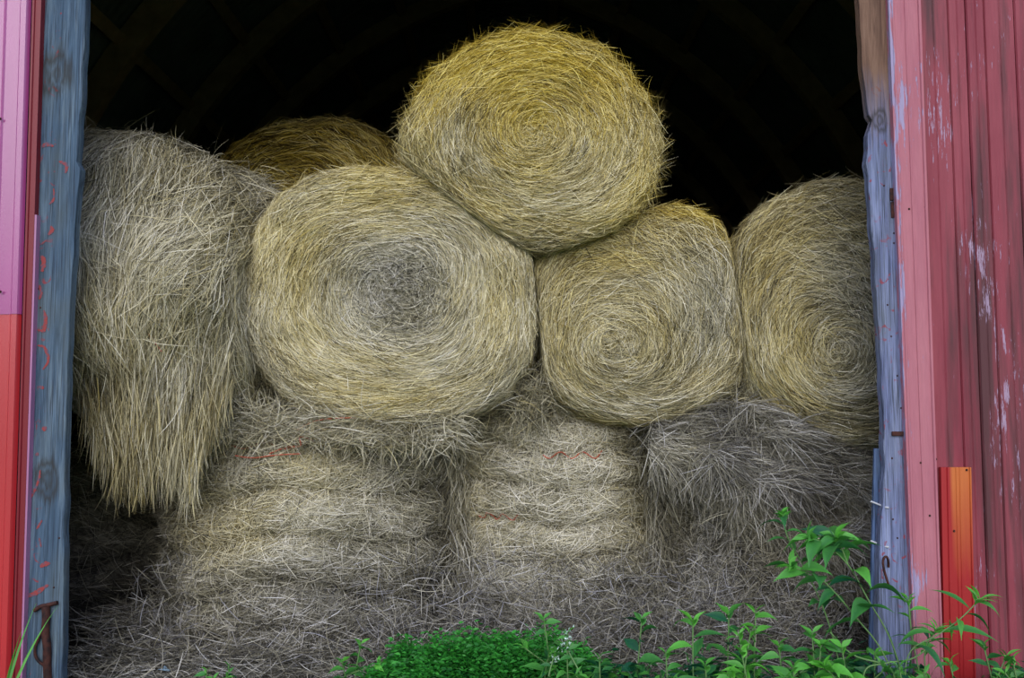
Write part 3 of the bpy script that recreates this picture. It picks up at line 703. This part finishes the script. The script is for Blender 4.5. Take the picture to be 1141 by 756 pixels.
def vboard(name, L0, L1, R0, R1, Y, thick, mat, ribs=(), z0=0.0, z1=ZT, org=None, structure=True):
    """vertical board between two pixel lines (given at y=0 and y=756) with small raised ribs"""
    bm = bmesh.new()
    xl = lambda z: xat((L0, 0), (L1, 756), Y, z); xr = lambda z: xat((R0, 0), (R1, 756), Y, z)
    # profile across t in 0..1 with depth offsets
    pr_ = [(0, 0)]
    for (t, w, h) in ribs: pr_ += [(t - w, 0), (t - w * 0.5, -h), (t + w * 0.5, -h), (t + w, 0)]
    pr_.append((1, 0))
    rows = []
    for z in np.linspace(z0, z1, 12):
        a, c = xl(z), xr(z); rows.append([bm.verts.new((a + (c - a) * t, Y + h, z)) for t, h in pr_] + [bm.verts.new((c, Y + thick, z)), bm.verts.new((a, Y + thick, z))])
    n_ = len(rows[0])
    for p, q in zip(rows[:-1], rows[1:]):
        for i in range(n_): bm.faces.new((p[i], p[(i + 1) % n_], q[(i + 1) % n_], q[i]))
    bm.faces.new(rows[0]); bm.faces.new(rows[-1])
    o = mobj(name, bm, mat); o.data.transform(Matrix.Translation((-xl(1), -Y, 0))); o.location = (xl(1), Y, 0)
    return o
tr = vboard('trim_1', 990, 1020, 1026, 1052, YT, 0.03, PINK, ribs=((0.12, 0.05, 0.004), (0.5, 0.035, 0.004), (0.93, 0.05, 0.007)))
tag(tr, kind='structure')
for (x, y) in ((1013, 233), (1031, 231), (1026, 516), (1043, 512), (1036, 575)):
    p = W(x, y, YT); adopt(nailhead(p[0], p[2], YT, 0.005, RUST, 'screw'), tr)
# red board wall to the right, many vertical boards in one wall
bm = bmesh.new(); x0 = 1027; YB = YW - 0.01
xs_top = [1024, 1043, 1060, 1077, 1094, 1118, 1141]; 
pitch = 16.5
rr_ = random.Random(3); x = 1022.0; boards = []
while x < 1700:
    w_ = rr_.choice([30, 34, 34, 38, 20]); boards.append((x, x + w_)); x += w_
for (a, c) in boards:
    k = lambda X_: 570.5 + (X_ - 570.5) * 1.058
    dY = rr_.uniform(-0.006, 0.006)
    def xz(pxt, z): return xat((pxt, 0), (k(pxt), 756), YB, z)
    g = 1.5
    vs = []
    mid = (a + c) / 2
    for z in (0, ZT):
        vs.append([bm.verts.new(p) for p in ((xz(a, z), YB + 0.035, z), (xz(a + 0.3, z), YB + dY + 0.007, z), (xz(a + g, z), YB + dY, z), (xz(mid - 1.0, z), YB + dY, z), (xz(mid, z), YB + dY + 0.003, z), (xz(mid + 1.0, z), YB + dY, z),
                                            (xz(c - g, z), YB + dY, z), (xz(c - 0.3, z), YB + dY + 0.007, z), (xz(c, z), YB + 0.035, z))])
    n_ = len(vs[0])
    for i in range(n_): bm.faces.new((vs[0][i], vs[0][(i + 1) % n_], vs[1][(i + 1) % n_], vs[1][i]))
wr = mobj('wall_front_right', bm, REDB); tag(wr, kind='structure')
# orange red metal patch
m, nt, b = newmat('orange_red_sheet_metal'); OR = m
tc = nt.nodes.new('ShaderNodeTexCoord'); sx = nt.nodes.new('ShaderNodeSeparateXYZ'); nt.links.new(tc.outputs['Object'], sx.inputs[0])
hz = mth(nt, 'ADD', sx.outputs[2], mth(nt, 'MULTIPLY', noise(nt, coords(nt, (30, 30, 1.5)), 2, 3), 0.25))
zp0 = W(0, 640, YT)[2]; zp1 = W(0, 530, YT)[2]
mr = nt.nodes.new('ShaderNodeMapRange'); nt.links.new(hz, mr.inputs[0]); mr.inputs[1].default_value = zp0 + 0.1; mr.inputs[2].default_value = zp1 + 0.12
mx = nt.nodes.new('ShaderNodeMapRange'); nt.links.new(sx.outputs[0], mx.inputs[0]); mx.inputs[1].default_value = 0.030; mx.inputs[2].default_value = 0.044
c = mixc(nt, mth(nt, 'MULTIPLY', mr.outputs[0], mx.outputs[0]), srgb(168, 38, 42), srgb(204, 112, 56))   # warm reflection painted into the red base, upper right part
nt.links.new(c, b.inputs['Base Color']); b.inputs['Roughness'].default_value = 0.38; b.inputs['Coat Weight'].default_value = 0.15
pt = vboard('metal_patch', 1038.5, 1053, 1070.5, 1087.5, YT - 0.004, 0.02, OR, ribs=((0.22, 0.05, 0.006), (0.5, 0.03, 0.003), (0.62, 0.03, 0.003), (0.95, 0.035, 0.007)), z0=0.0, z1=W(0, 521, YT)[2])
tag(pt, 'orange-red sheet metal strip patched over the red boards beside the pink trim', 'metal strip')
for (x, y) in ((1077, 524), (1063, 592)):
    p = W(x, y, YT - 0.004); adopt(nailhead(p[0], p[2], YT - 0.006, 0.005, RUST, 'screw'), pt)

# left red sheet metal wall : glossy, ribbed
def sheet(name, base, rough):
    m, nt, b = newmat(name)
    n1 = noise(nt, coords(nt, (2, 2, 0.5)), 4, 4); c = ramp(nt, [(0.3, tuple(x * 0.85 for x in base)), (0.7, base)], n1).outputs[0]
    nt.links.new(c, b.inputs['Base Color']); b.inputs['Roughness'].default_value = rough; b.inputs['Coat Weight'].default_value = 0.6; b.inputs['Coat Roughness'].default_value = 0.22
    b.inputs['Metallic'].default_value = 0.0; b.inputs['Coat IOR'].default_value = 2.0
    return m
SH1 = sheet('faded_pink_sky_tint_sheet', srgb(172, 72, 140), 0.3); SH2 = sheet('red_sheet', srgb(196, 46, 54), 0.33); SHD = sheet('dark_red_edge', srgb(128, 18, 34), 0.5); SHD.node_tree.nodes['Principled BSDF'].inputs['Coat Weight'].default_value = 0.05  # upper sheet: faded pink, with violet sky reflection put into its base colour
YL = YW - 0.02
zs = W(0, 345, YL)[2]
def ribbed(name, x1_top, x1_bot, wid, z0, z1, mat, Y):
    bm = bmesh.new(); rows = []
    for z in (z0, z1):
        xr = xat((x1_top, 0), (x1_bot, 756), Y, z); row = []
        x = 0.0; pr_ = []
        while x < wid:
            pr_ += [(x, 0.0), (x + 0.012, -0.016), (x + 0.034, -0.016), (x + 0.046, 0.0), (x + 0.10, 0.0), (x + 0.105, -0.004), (x + 0.112, 0.0)]; x += 0.16
        rows.append([bm.verts.new((xr - t, Y + h, z)) for t, h in pr_])
    for i in range(len(rows[0]) - 1): bm.faces.new((rows[0][i], rows[0][i + 1], rows[1][i + 1], rows[1][i]))
    return mobj(name, bm, mat)
lw = ribbed('wall_front_left', 35, 12, 2.3, 0, zs, SH2, YL); tag(lw, kind='structure')
lw2 = ribbed('wall_front_upper_left', 35, 12, 2.3, zs - 0.02, ZT, SH1, YL - 0.003); tag(lw2, kind='structure')
# corner trim with a dark return edge
te = vboard('trim_2', 36, 13, 46, 22, YL - 0.012, 0.035, SHD, ribs=((0.25, 0.15, 0.006),)); tag(te, kind='structure')
m_, nt_, b_ = newmat('pale_trim_lip'); b_.inputs['Base Color'].default_value = (*srgb(176, 120, 160), 1); b_.inputs['Roughness'].default_value = 0.4
tl = vboard('trim_3', 46, 22, 48.5, 24.5, YL - 0.010, 0.03, m_, z1=W(0, 240, YL)[2]); tag(tl, kind='structure')
for (x, y) in ((1, 134), (1, 326)):
    p = W(x + 2, y, YL); adopt(nailhead(p[0], p[2], YL - 0.018, 0.006, RUST, 'screw'), lw2)

# lintel and gable above the opening (outside the frame, keeps daylight off the roof)
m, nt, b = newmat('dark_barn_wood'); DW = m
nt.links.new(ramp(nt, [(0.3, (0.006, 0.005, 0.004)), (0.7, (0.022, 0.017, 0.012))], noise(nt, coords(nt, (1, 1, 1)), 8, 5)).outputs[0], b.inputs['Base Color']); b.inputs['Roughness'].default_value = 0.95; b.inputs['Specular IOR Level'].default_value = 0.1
CX, CZ, RA = 1.0, 1.2, 4.5
def arch(z):    # half width of the roof at height z
    return max(0.0, math.sqrt(max(RA * RA - (z - CZ) ** 2, 0)) - CX)
zpk = CZ + math.sqrt(RA * RA - CX * CX)
bm = bmesh.new()
zz = np.linspace(ZT - 0.15, zpk + 0.1, 16)
Lp = [bm.verts.new((-arch(z) - 0.1, YW, z)) for z in zz]; Rp = [bm.verts.new((arch(z) + 0.1, YW, z)) for z in zz]
for i in range(15): bm.faces.new((Lp[i], Rp[i], Rp[i + 1], Lp[i + 1]))
g = mobj('wall_front_gable', bm, REDB); tag(g, kind='structure')
md = g.modifiers.new('s', 'SOLIDIFY'); md.thickness = 0.03
# fill walls each side so the barn is closed
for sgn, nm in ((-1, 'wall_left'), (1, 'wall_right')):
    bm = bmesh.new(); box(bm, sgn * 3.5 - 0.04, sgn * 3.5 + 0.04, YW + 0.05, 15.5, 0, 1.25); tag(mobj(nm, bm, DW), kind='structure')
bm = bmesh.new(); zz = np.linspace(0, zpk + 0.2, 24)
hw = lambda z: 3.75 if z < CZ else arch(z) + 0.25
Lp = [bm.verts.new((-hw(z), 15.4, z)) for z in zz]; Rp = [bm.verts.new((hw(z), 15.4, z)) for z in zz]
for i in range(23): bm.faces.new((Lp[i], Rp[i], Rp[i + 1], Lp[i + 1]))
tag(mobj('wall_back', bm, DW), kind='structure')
# corrugated roof skin
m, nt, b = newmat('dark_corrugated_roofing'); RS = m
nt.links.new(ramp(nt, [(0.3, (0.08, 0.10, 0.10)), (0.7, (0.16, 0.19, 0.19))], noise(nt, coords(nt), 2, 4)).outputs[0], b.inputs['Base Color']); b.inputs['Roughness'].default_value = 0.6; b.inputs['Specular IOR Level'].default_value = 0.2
na, ny = 40, 560
amax = math.acos(CX / RA)
aa = np.linspace(0, amax, na); yy = np.linspace(YW - 0.05, 15.45, ny)
V = []; 
cor = 0.012 * np.sin(yy * 2 * PI / 0.085)
full = np.concatenate((aa, aa[::-1][1:])); sgn = np.concatenate((np.ones(na), -np.ones(na - 1)))
AX = (RA * np.cos(full) - CX) * sgn; AZ = CZ + RA * np.sin(full)
Vx = AX[:, None] + cor[None] * 0.6 * sgn[:, None]; Vz = AZ[:, None] + cor[None]; Vy = np.broadcast_to(yy[None], Vx.shape)
V = np.stack((Vx, Vy, Vz), -1).reshape(-1, 3); nf = len(full)
i = np.arange(nf - 1)[:, None] * ny; j = np.arange(ny - 1)[None]
Q = np.stack((i + j, i + ny + j, i + ny + j + 1, i + j + 1), -1).reshape(-1, 4)
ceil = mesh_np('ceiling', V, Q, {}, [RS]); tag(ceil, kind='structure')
m, nt, b = newmat('brown_rafter_wood'); RF = m
nt.links.new(ramp(nt, [(0.3, (0.26, 0.19, 0.10)), (0.7, (0.40, 0.30, 0.17))], noise(nt, coords(nt), 8, 5)).outputs[0], b.inputs['Base Color']); b.inputs['Roughness'].default_value = 0.9; b.inputs['Specular IOR Level'].default_value = 0.1
def rib(Y, name):
    bm = bmesh.new()
    for s_ in (1, -1):
        rows = []
        for a in np.linspace(0, amax, 30):
            row = []
            for (dr, dy) in ((-0.03, -0.05), (-0.03, 0.05), (-0.20, 0.05), (-0.20, -0.05)):
                row.append(bm.verts.new((s_ * max((RA + dr) * math.cos(a) - CX, 0 if a == amax else -1), Y + dy, CZ + (RA + dr) * math.sin(a))))
            rows.append(row)
        for p, q in zip(rows[:-1], rows[1:]):
            for i in range(4): bm.faces.new((p[i], p[(i + 1) % 4], q[(i + 1) % 4], q[i]))
    o = mobj(name, bm, RF); o.parent = ceil; return o
for Y in np.arange(4.6, 15, 1.35): rib(Y, 'rafter')
for a in np.arange(0.12, amax - 0.02, 0.16):
    for s_ in (1, -1):
        bm = bmesh.new(); box(bm, -0.025, 0.025, YW + 0.1, 15.3, -0.045, 0.045)
        o = mobj('purlin', bm, RF); o.location = (s_ * ((RA - 0.06) * math.cos(a) - CX), 0, CZ + (RA - 0.06) * math.sin(a)); o.rotation_euler = (0, -s_ * a, 0); o.parent = ceil

# ------------------------------------------------------------------ plants
def leaf_mat(name, c1, c2):
    m, nt, b = newmat(name)
    at = nt.nodes.new('ShaderNodeAttribute'); at.attribute_name = 'tone'
    c = ramp(nt, [(0.0, c1), (1.0, c2)], at.outputs['Fac']).outputs[0]
    n1 = noise(nt, coords(nt), 70, 2); c = mixc(nt, mth(nt, 'MULTIPLY', n1, 0.3), c, tuple(x * 0.5 for x in c1))
    nt.links.new(c, b.inputs['Base Color']); b.inputs['Roughness'].default_value = 0.45; b.inputs['Specular IOR Level'].default_value = 0.4
    out = nt.nodes['Material Output']; tr_ = nt.nodes.new('ShaderNodeBsdfTranslucent'); nt.links.new(c, tr_.inputs[0])
    mx = nt.nodes.new('ShaderNodeMixShader'); mx.inputs[0].default_value = 0.25
    nt.links.new(b.outputs[0], mx.inputs[1]); nt.links.new(tr_.outputs[0], mx.inputs[2]); nt.links.new(mx.outputs[0], out.inputs[0])
    return m
LEAF = leaf_mat('weed_leaf', srgb(24, 92, 64), srgb(122, 218, 78)); GRASSM = leaf_mat('ground_cover_leaf', srgb(20, 90, 40), srgb(86, 200, 72))
m, nt, b = newmat('weed_stem'); b.inputs['Base Color'].default_value = (*srgb(104, 142, 84), 1); b.inputs['Roughness'].default_value = 0.6; STEM = m
m, nt, b = newmat('white_blossom'); b.inputs['Base Color'].default_value = (*srgb(190, 214, 204), 1); BLOS = m

LT = [(0, .02), (.10, .45), (.25, .85), (.42, 1), (.6, .86), (.78, .55), (.92, .2), (1, .01)]
def leaf_into(L, base, d, length, width, tone, droop=0.5, side=None):
    """one folded, drooping leaf: 3 verts across, 8 along"""
    d = Vector(d).normalized(); up = Vector((0, 0, 1)); s = d.cross(up)
    if s.length < 0.05: s = Vector((1, 0, 0))
    s.normalize(); s = (Matrix.Rotation(random.uniform(-1.2, 1.2), 3, d) @ s)
    p = Vector(base); st = length / 7; i0 = len(L['v'])
    for k, (t, w) in enumerate(LT):
        nrm = s.cross(d).normalized(); hw_ = width * 0.5 * w
        L['v'] += [tuple(p - s * hw_ + nrm * hw_ * 0.35), tuple(p), tuple(p + s * hw_ + nrm * hw_ * 0.35)]
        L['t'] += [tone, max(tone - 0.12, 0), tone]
        d = (d + Vector((0, 0, -droop / 7))).normalized(); p = p + d * st
    for k in range(7):
        a = i0 + k * 3; L['q'] += [(a, a + 1, a + 4, a + 3), (a + 1, a + 2, a + 5, a + 4)]
def weed(label, stems, leaf=(0.09, 0.03), nleaf=10, tone=0.4, start=0.2, tuft=6, droop=0.6, blossom=0, group=None, name='weed', tj=0.15, stemr=0.0028, opposite=False, tuftsize=0.45):
    leaf = (leaf[0] * 1.45, leaf[1] * 1.12); droop *= 1.7
    base = stems[0][0]
    root = empty(name, base); tag(root, label, 'plant', group)
    L = {'v': [], 'q': [], 't': []}; B_ = {'v': [], 'q': [], 't': []}
    for st in stems:
        c = catmull(st); adopt(tube('stem', [tuple(p) for p in c[::4]] + [tuple(c[-1])], stemr, STEM, 2), root)
        ph = random.uniform(0, 6)
        for k in range(nleaf):
            t = start + (1 - start) * (k + 0.5) / nleaf; i = min(int(t * (len(c) - 1)), len(c) - 2); p = c[i]; d = (c[i + 1] - c[i]).normalized()
            for rep in range(2 if opposite else 1):
                ph += PI if rep else 2.4
                o_ = Vector((math.cos(ph), math.sin(ph) * 0.8, 0.25)) + d * 0.5
                sz = leaf[0] * (1.15 - 0.45 * t) * random.uniform(0.75, 1.2)
                leaf_into(L, p, o_, sz, leaf[1] * sz / leaf[0], min(1, max(0, tone + 0.25 * t + random.gauss(0, tj))), droop * random.uniform(0.5, 1.5))
        e = c[-1]; d = (c[-1] - c[-3]).normalized()
        for k in range(tuft):
            ph = k * 2.4; o_ = Vector((math.cos(ph), math.sin(ph), 0.5)) + d * 0.8
            sz = leaf[0] * tuftsize * random.uniform(0.7, 1.2)
            leaf_into(L, e - d * 0.01 * (k % 4), o_, sz, leaf[1] * 0.42 * random.uniform(.7, 1.1), min(1, tone + 0.45 + random.gauss(0, 0.1)), droop * 0.6)
        for k in range(blossom):
            q = e + Vector((random.gauss(0, .012), random.gauss(0, .012), random.uniform(-0.05, 0.02)))
            leaf_into(B_, q, (random.gauss(0, 1), random.gauss(0, 1), 1), 0.012, 0.008, 0.5, 0.2)
    o = mesh_np('foliage', np.array(L['v']), np.array(L['q']), {'tone': L['t']}, [LEAF]); adopt(o, root)
    if blossom: adopt(tag(mesh_np('blossom', np.array(B_['v']), np.array(B_['q']), {'tone': B_['t']}, [BLOS]), 'tiny white blossoms'), root)
    return root
def G(px, Y):  # ground point under a pixel column
    p = W(px, 400, Y); return (p[0], Y, 0.0)
def Z(px, py, Y): return tuple(W(px, py, Y))

# big arching weed at right
weed('tall arching weed in front of the right post, broad drooping leaves and lime tips',
     [[G(1010, 3.42), Z(995, 720, 3.42), Z(968, 670, 3.40), Z(945, 630, 3.38), Z(918, 606, 3.37), Z(900, 600, 3.36)],
      [G(1010, 3.42), Z(985, 730, 3.42), Z(955, 690, 3.40), Z(925, 655, 3.38), Z(905, 640, 3.37), Z(880, 632, 3.36)],
      [Z(945, 630, 3.38), Z(938, 612, 3.38), Z(930, 598, 3.37)]], leaf=(0.125, 0.054), nleaf=11, tone=0.22, start=0.35, tuft=11, droop=0.9, tuftsize=0.4)
weed('weed with a tall upright feathery lime tip left of the right post',
     [[G(940, 3.46), Z(925, 700, 3.45), Z(900, 640, 3.44), Z(878, 600, 3.43), Z(872, 574, 3.42)]], leaf=(0.10, 0.034), nleaf=9, tone=0.2, start=0.3, tuft=26, droop=0.9, tuftsize=0.28)
weed('slender weed with long narrow leaves reaching up across the orange-red strip',
     [[G(1000, 3.35), Z(1010, 735, 3.34), Z(1045, 708, 3.33), Z(1070, 690, 3.32), Z(1092, 668, 3.31)]], leaf=(0.12, 0.03), nleaf=9, tone=0.28, start=0.3, tuft=10, droop=1.0, stemr=0.0022)
weed('leafy weed growing against the foot of the pink trim', [[G(1025, 3.45), Z(1018, 720, 3.45), Z(1012, 668, 3.44)], [G(1025, 3.45), Z(1030, 730, 3.45), Z(1045, 700, 3.44)]], leaf=(0.08, 0.022), nleaf=7, tone=0.3, start=0.45, tuft=8)
weed('bare grey-stemmed twig crossing low in front of the right post', [[G(955, 3.4), Z(962, 752, 3.4), Z(985, 740, 3.4), Z(1015, 735, 3.4), Z(1035, 722, 3.4)], [Z(985, 740, 3.4), Z(950, 730, 3.4), Z(925, 705, 3.4)]],
     leaf=(0.05, 0.02), nleaf=2, tone=0.3, start=0.5, tuft=2, name='twig', stemr=0.003)
# mid plants
spots = [
 # px base, top px, top py, Y, leaf, nleaf, tone, label
 (610, 606, 690, 3.62, (0.075, 0.036), 9, 0.35, 'bushy weed with round-toothed leaves at the right end of the low green patch', 0),
 (636, 632, 706, 3.55, (0.06, 0.026), 9, 0.35, 'small weed topped with tiny white blossoms beside the green patch', 26),
 (400, 402, 718, 3.75, (0.06, 0.034), 6, 0.3, 'single seedling in front of the lower left bale', 0),
 (700, 715, 690, 3.7, (0.08, 0.045), 7, 0.12, 'dark broad-leaved weed against the litter between the two bottom right bales', 0),
 (770, 772, 692, 3.5, (0.11, 0.036), 7, 0.55, 'bright lime weed with hanging pointed leaves right of centre', 0),
 (800, 812, 684, 3.62, (0.10, 0.05), 6, 0.2, 'blue-green weed with one tall broad leaf right of centre', 0),
 (835, 842, 682, 3.55, (0.085, 0.03), 9, 0.55, 'lime-tipped weed below the slumped right bale', 0),
 (862, 868, 720, 3.45, (0.08, 0.04), 9, 0.25, 'low spreading weed left of the tall arching weed', 0),
 (900, 905, 706, 3.4, (0.08, 0.036), 10, 0.35, 'dense leafy weed under the tall arching weed', 0),
 (935, 938, 722, 3.35, (0.095, 0.055), 9, 0.5, 'broad-leaved bright weed at the bottom just left of the right post', 0),
 (965, 975, 728, 3.5, (0.08, 0.04), 8, 0.25, 'dark leafy weed at the foot of the right post', 0),
 (1060, 1058, 738, 3.4, (0.07, 0.03), 8, 0.3, 'small weed at the foot of the orange-red strip', 0),
 (1100, 1096, 720, 3.4, (0.08, 0.034), 8, 0.2, 'weed at the foot of the red board wall', 0),
 (1130, 1128, 735, 3.35, (0.07, 0.03), 8, 0.35, 'weed at the bottom right corner by the red boards', 0),
 (740, 742, 728, 3.45, (0.08, 0.03), 8, 0.3, 'narrow-leaved weed below the dark broad-leaved one', 0),
 (790, 786, 742, 3.38, (0.08, 0.045), 9, 0.2, 'low dark weed under the bright lime weed', 0),
 (825, 826, 726, 3.38, (0.085, 0.04), 9, 0.65, 'bright yellow-green weed low under the lime-tipped weed', 0),
 (255, 255, 742, 3.7, (0.05, 0.03), 5, 0.3, 'tiny seedling at the foot of the lower left bale', 0),
 (232, 230, 748, 3.7, (0.045, 0.026), 4, 0.35, 'tiniest seedling, left of the pair at the foot of the lower left bale', 0),
 (880, 884, 744, 3.32, (0.09, 0.04), 9, 0.45, 'fresh green weed at the bottom edge left of the bright broad-leaved weed', 0),
 (1000, 1002, 744, 3.3, (0.07, 0.03), 8, 0.3, 'small weed at the bottom edge in front of the right post', 0),
 (672, 668, 732, 3.5, (0.07, 0.03), 8, 0.25, 'small weed just right of the blossoming one', 0),
]
for (bx, tx, ty, Y, lf, nl, tn, lb, bl_) in spots:
    tn = max(0.08, tn - 0.08); g0 = G(bx, Y); t0 = W(tx, ty, Y - 0.03); md_ = ((g0[0] + t0[0]) / 2 + random.uniform(-.015, .015), Y - 0.02, (g0[2] + t0[2]) / 2)
    st = [[g0, md_, tuple(t0)]]
    if ty > 700 or nl > 8:
        for q in range(2):
            st.append([g0, (md_[0] + random.uniform(-.08, .08), Y - random.uniform(0, .08), md_[2] * 0.8), (t0[0] + random.uniform(-.11, .11), Y - random.uniform(0, 0.1), t0[2] * random.uniform(0.65, 0.92))])
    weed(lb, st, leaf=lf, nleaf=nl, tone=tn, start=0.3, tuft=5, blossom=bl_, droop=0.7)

# low ground cover (uncountable)
def cover(name, label, x0, x1, Y0, Y1, n, hfun, size, mat, tone, grass=0.0, seed=1, cat='ground cover'):
    rd = random.Random(seed); L = {'v': [], 'q': [], 't': []}; acc = []
    random.seed(seed)
    for _ in range(n):
        Y = rd.uniform(Y0, Y1); px = rd.uniform(x0, x1); X = (px - 570.5) / F * Y
        h = hfun(px, Y) * rd.uniform(0.75, 1.05)
        if h < 0.02: continue
        lx, ly = rd.gauss(0, .02), rd.gauss(0, .02)
        # one sprig: whorls of little leaves up a short stem
        for k in range(5):
            t = 0.35 + 0.65 * (k + rd.random()) / 5; a = rd.uniform(0, 2 * PI)
            p = (X + lx * t, Y + ly * t, h * t)
            sz = size * rd.uniform(0.6, 1.3)
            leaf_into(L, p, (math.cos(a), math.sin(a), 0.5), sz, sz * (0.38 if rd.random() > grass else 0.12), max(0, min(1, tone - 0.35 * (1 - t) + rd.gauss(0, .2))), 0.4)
    o = mesh_np(name, np.array(L['v']), np.array(L['q']), {'tone': L['t']}, [mat]); tag(o, label, cat, None, 'stuff'); return o
def hf1(px, Y): return 0.05 + 0.21 * max(0, 1 - abs((px - 545) / 150) ** 2.2) + 0.16 * mnoise.noise(Vector((px / 28, Y * 5, 0)))
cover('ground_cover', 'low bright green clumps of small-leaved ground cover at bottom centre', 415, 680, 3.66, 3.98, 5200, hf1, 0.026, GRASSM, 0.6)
def hf2(px, Y): return 0.15 + 0.16 * mnoise.noise(Vector((px / 30, Y * 5, 3)))
cover('undergrowth', 'tangled dark green undergrowth along the bottom right', 640, 1150, 3.2, 3.7, 2400, hf2, 0.055, LEAF, 0.22, 0.3, 2, 'undergrowth')
# grass blades
def grass_tuft(label, px, Y, n, h, spread, tone, lean=0):
    L = {'v': [], 'q': [], 't': []}; g = G(px, Y)
    for _ in range(n):
        leaf_into(L, (g[0] + random.gauss(0, .01), g[1] + random.gauss(0, .01), 0), (random.gauss(lean, spread), random.gauss(0, spread), 1), h * random.uniform(.6, 1.1), 0.010, max(0, min(1, random.gauss(tone, .15))), 0.9)
    o = mesh_np('grass_tuft', np.array(L['v']), np.array(L['q']), {'tone': L['t']}, [LEAF]); tag(o, label, 'grass'); o.data.transform(Matrix.Translation(-Vector(g))); o.location = g
grass_tuft('grass tuft with long arching blades at the bottom left corner', 16, 3.35, 12, 0.50, 0.22, 0.7, 0.02)
grass_tuft('grass tuft at bottom centre right of the low green clumps', 722, 3.5, 26, 0.26, 0.3, 0.3)
grass_tuft('thin grass tuft beside the foot of the left post', 88, 3.7, 9, 0.24, 0.35, 0.4)
grass_tuft('fine grass spray leaning over the lower right post', 1000, 3.5, 16, 0.42, 0.12, 0.35, -0.12)
# fallen pale leaf at the bottom left
L = {'v': [], 'q': [], 't': []}; p = W(184, 748, 3.95)
for a in (0.4, 1.5, 2.6): leaf_into(L, p, (math.cos(a), -0.4, math.sin(a) * 0.8), 0.032, 0.016, 1.0, 0.2)
m, nt, b = newmat('pale_leaf'); b.inputs['Base Color'].default_value = (*srgb(160, 190, 214), 1)
o = mesh_np('fallen_leaf', np.array(L['v']), np.array(L['q']), {'tone': L['t']}, [m]); tag(o, 'small pale blue-white dead leaf on the litter at the bottom left', 'leaf')

# ------------------------------------------------------------------ light
w = bpy.data.worlds.new('overcast_sky'); bpy.context.scene.world = w; w.use_nodes = True; nt = w.node_tree; bg = nt.nodes['Background']
tc = nt.nodes.new('ShaderNodeTexCoord'); sx = nt.nodes.new('ShaderNodeSeparateXYZ'); nt.links.new(tc.outputs['Generated'], sx.inputs[0])
rp = ramp(nt, [(0.48, (0.05, 0.07, 0.05)), (0.54, (0.10, 0.12, 0.12)), (0.60, (0.60, 0.66, 0.95)), (1.0, (0.62, 0.74, 1.0))], mth(nt, 'ADD', mth(nt, 'MULTIPLY', sx.outputs[2], 0.5), 0.5))
nt.links.new(rp.outputs[0], bg.inputs[0]); bg.inputs[1].default_value = 1.15
sun = bpy.data.lights.new('soft_daylight', 'SUN'); sun.energy = 2.2; sun.angle = math.radians(55); sun.color = (1.0, 0.96, 0.90)
so = bpy.data.objects.new('soft_daylight', sun); C.objects.link(so)
so.rotation_euler = Vector((0.05, 1, -0.42)).to_track_quat('-Z', 'Y').to_euler()
sc = bpy.context.scene
sc.view_settings.view_transform = 'Standard'; sc.view_settings.look = 'None'; sc.view_settings.exposure = 0
sc.cycles.use_denoising = True; sc.cycles.max_bounces = 6; sc.cycles.diffuse_bounces = 3; sc.cycles.sample_clamp_indirect = 4
try: sc.cycles.denoising_prefilter = 'FAST'
except Exception: pass
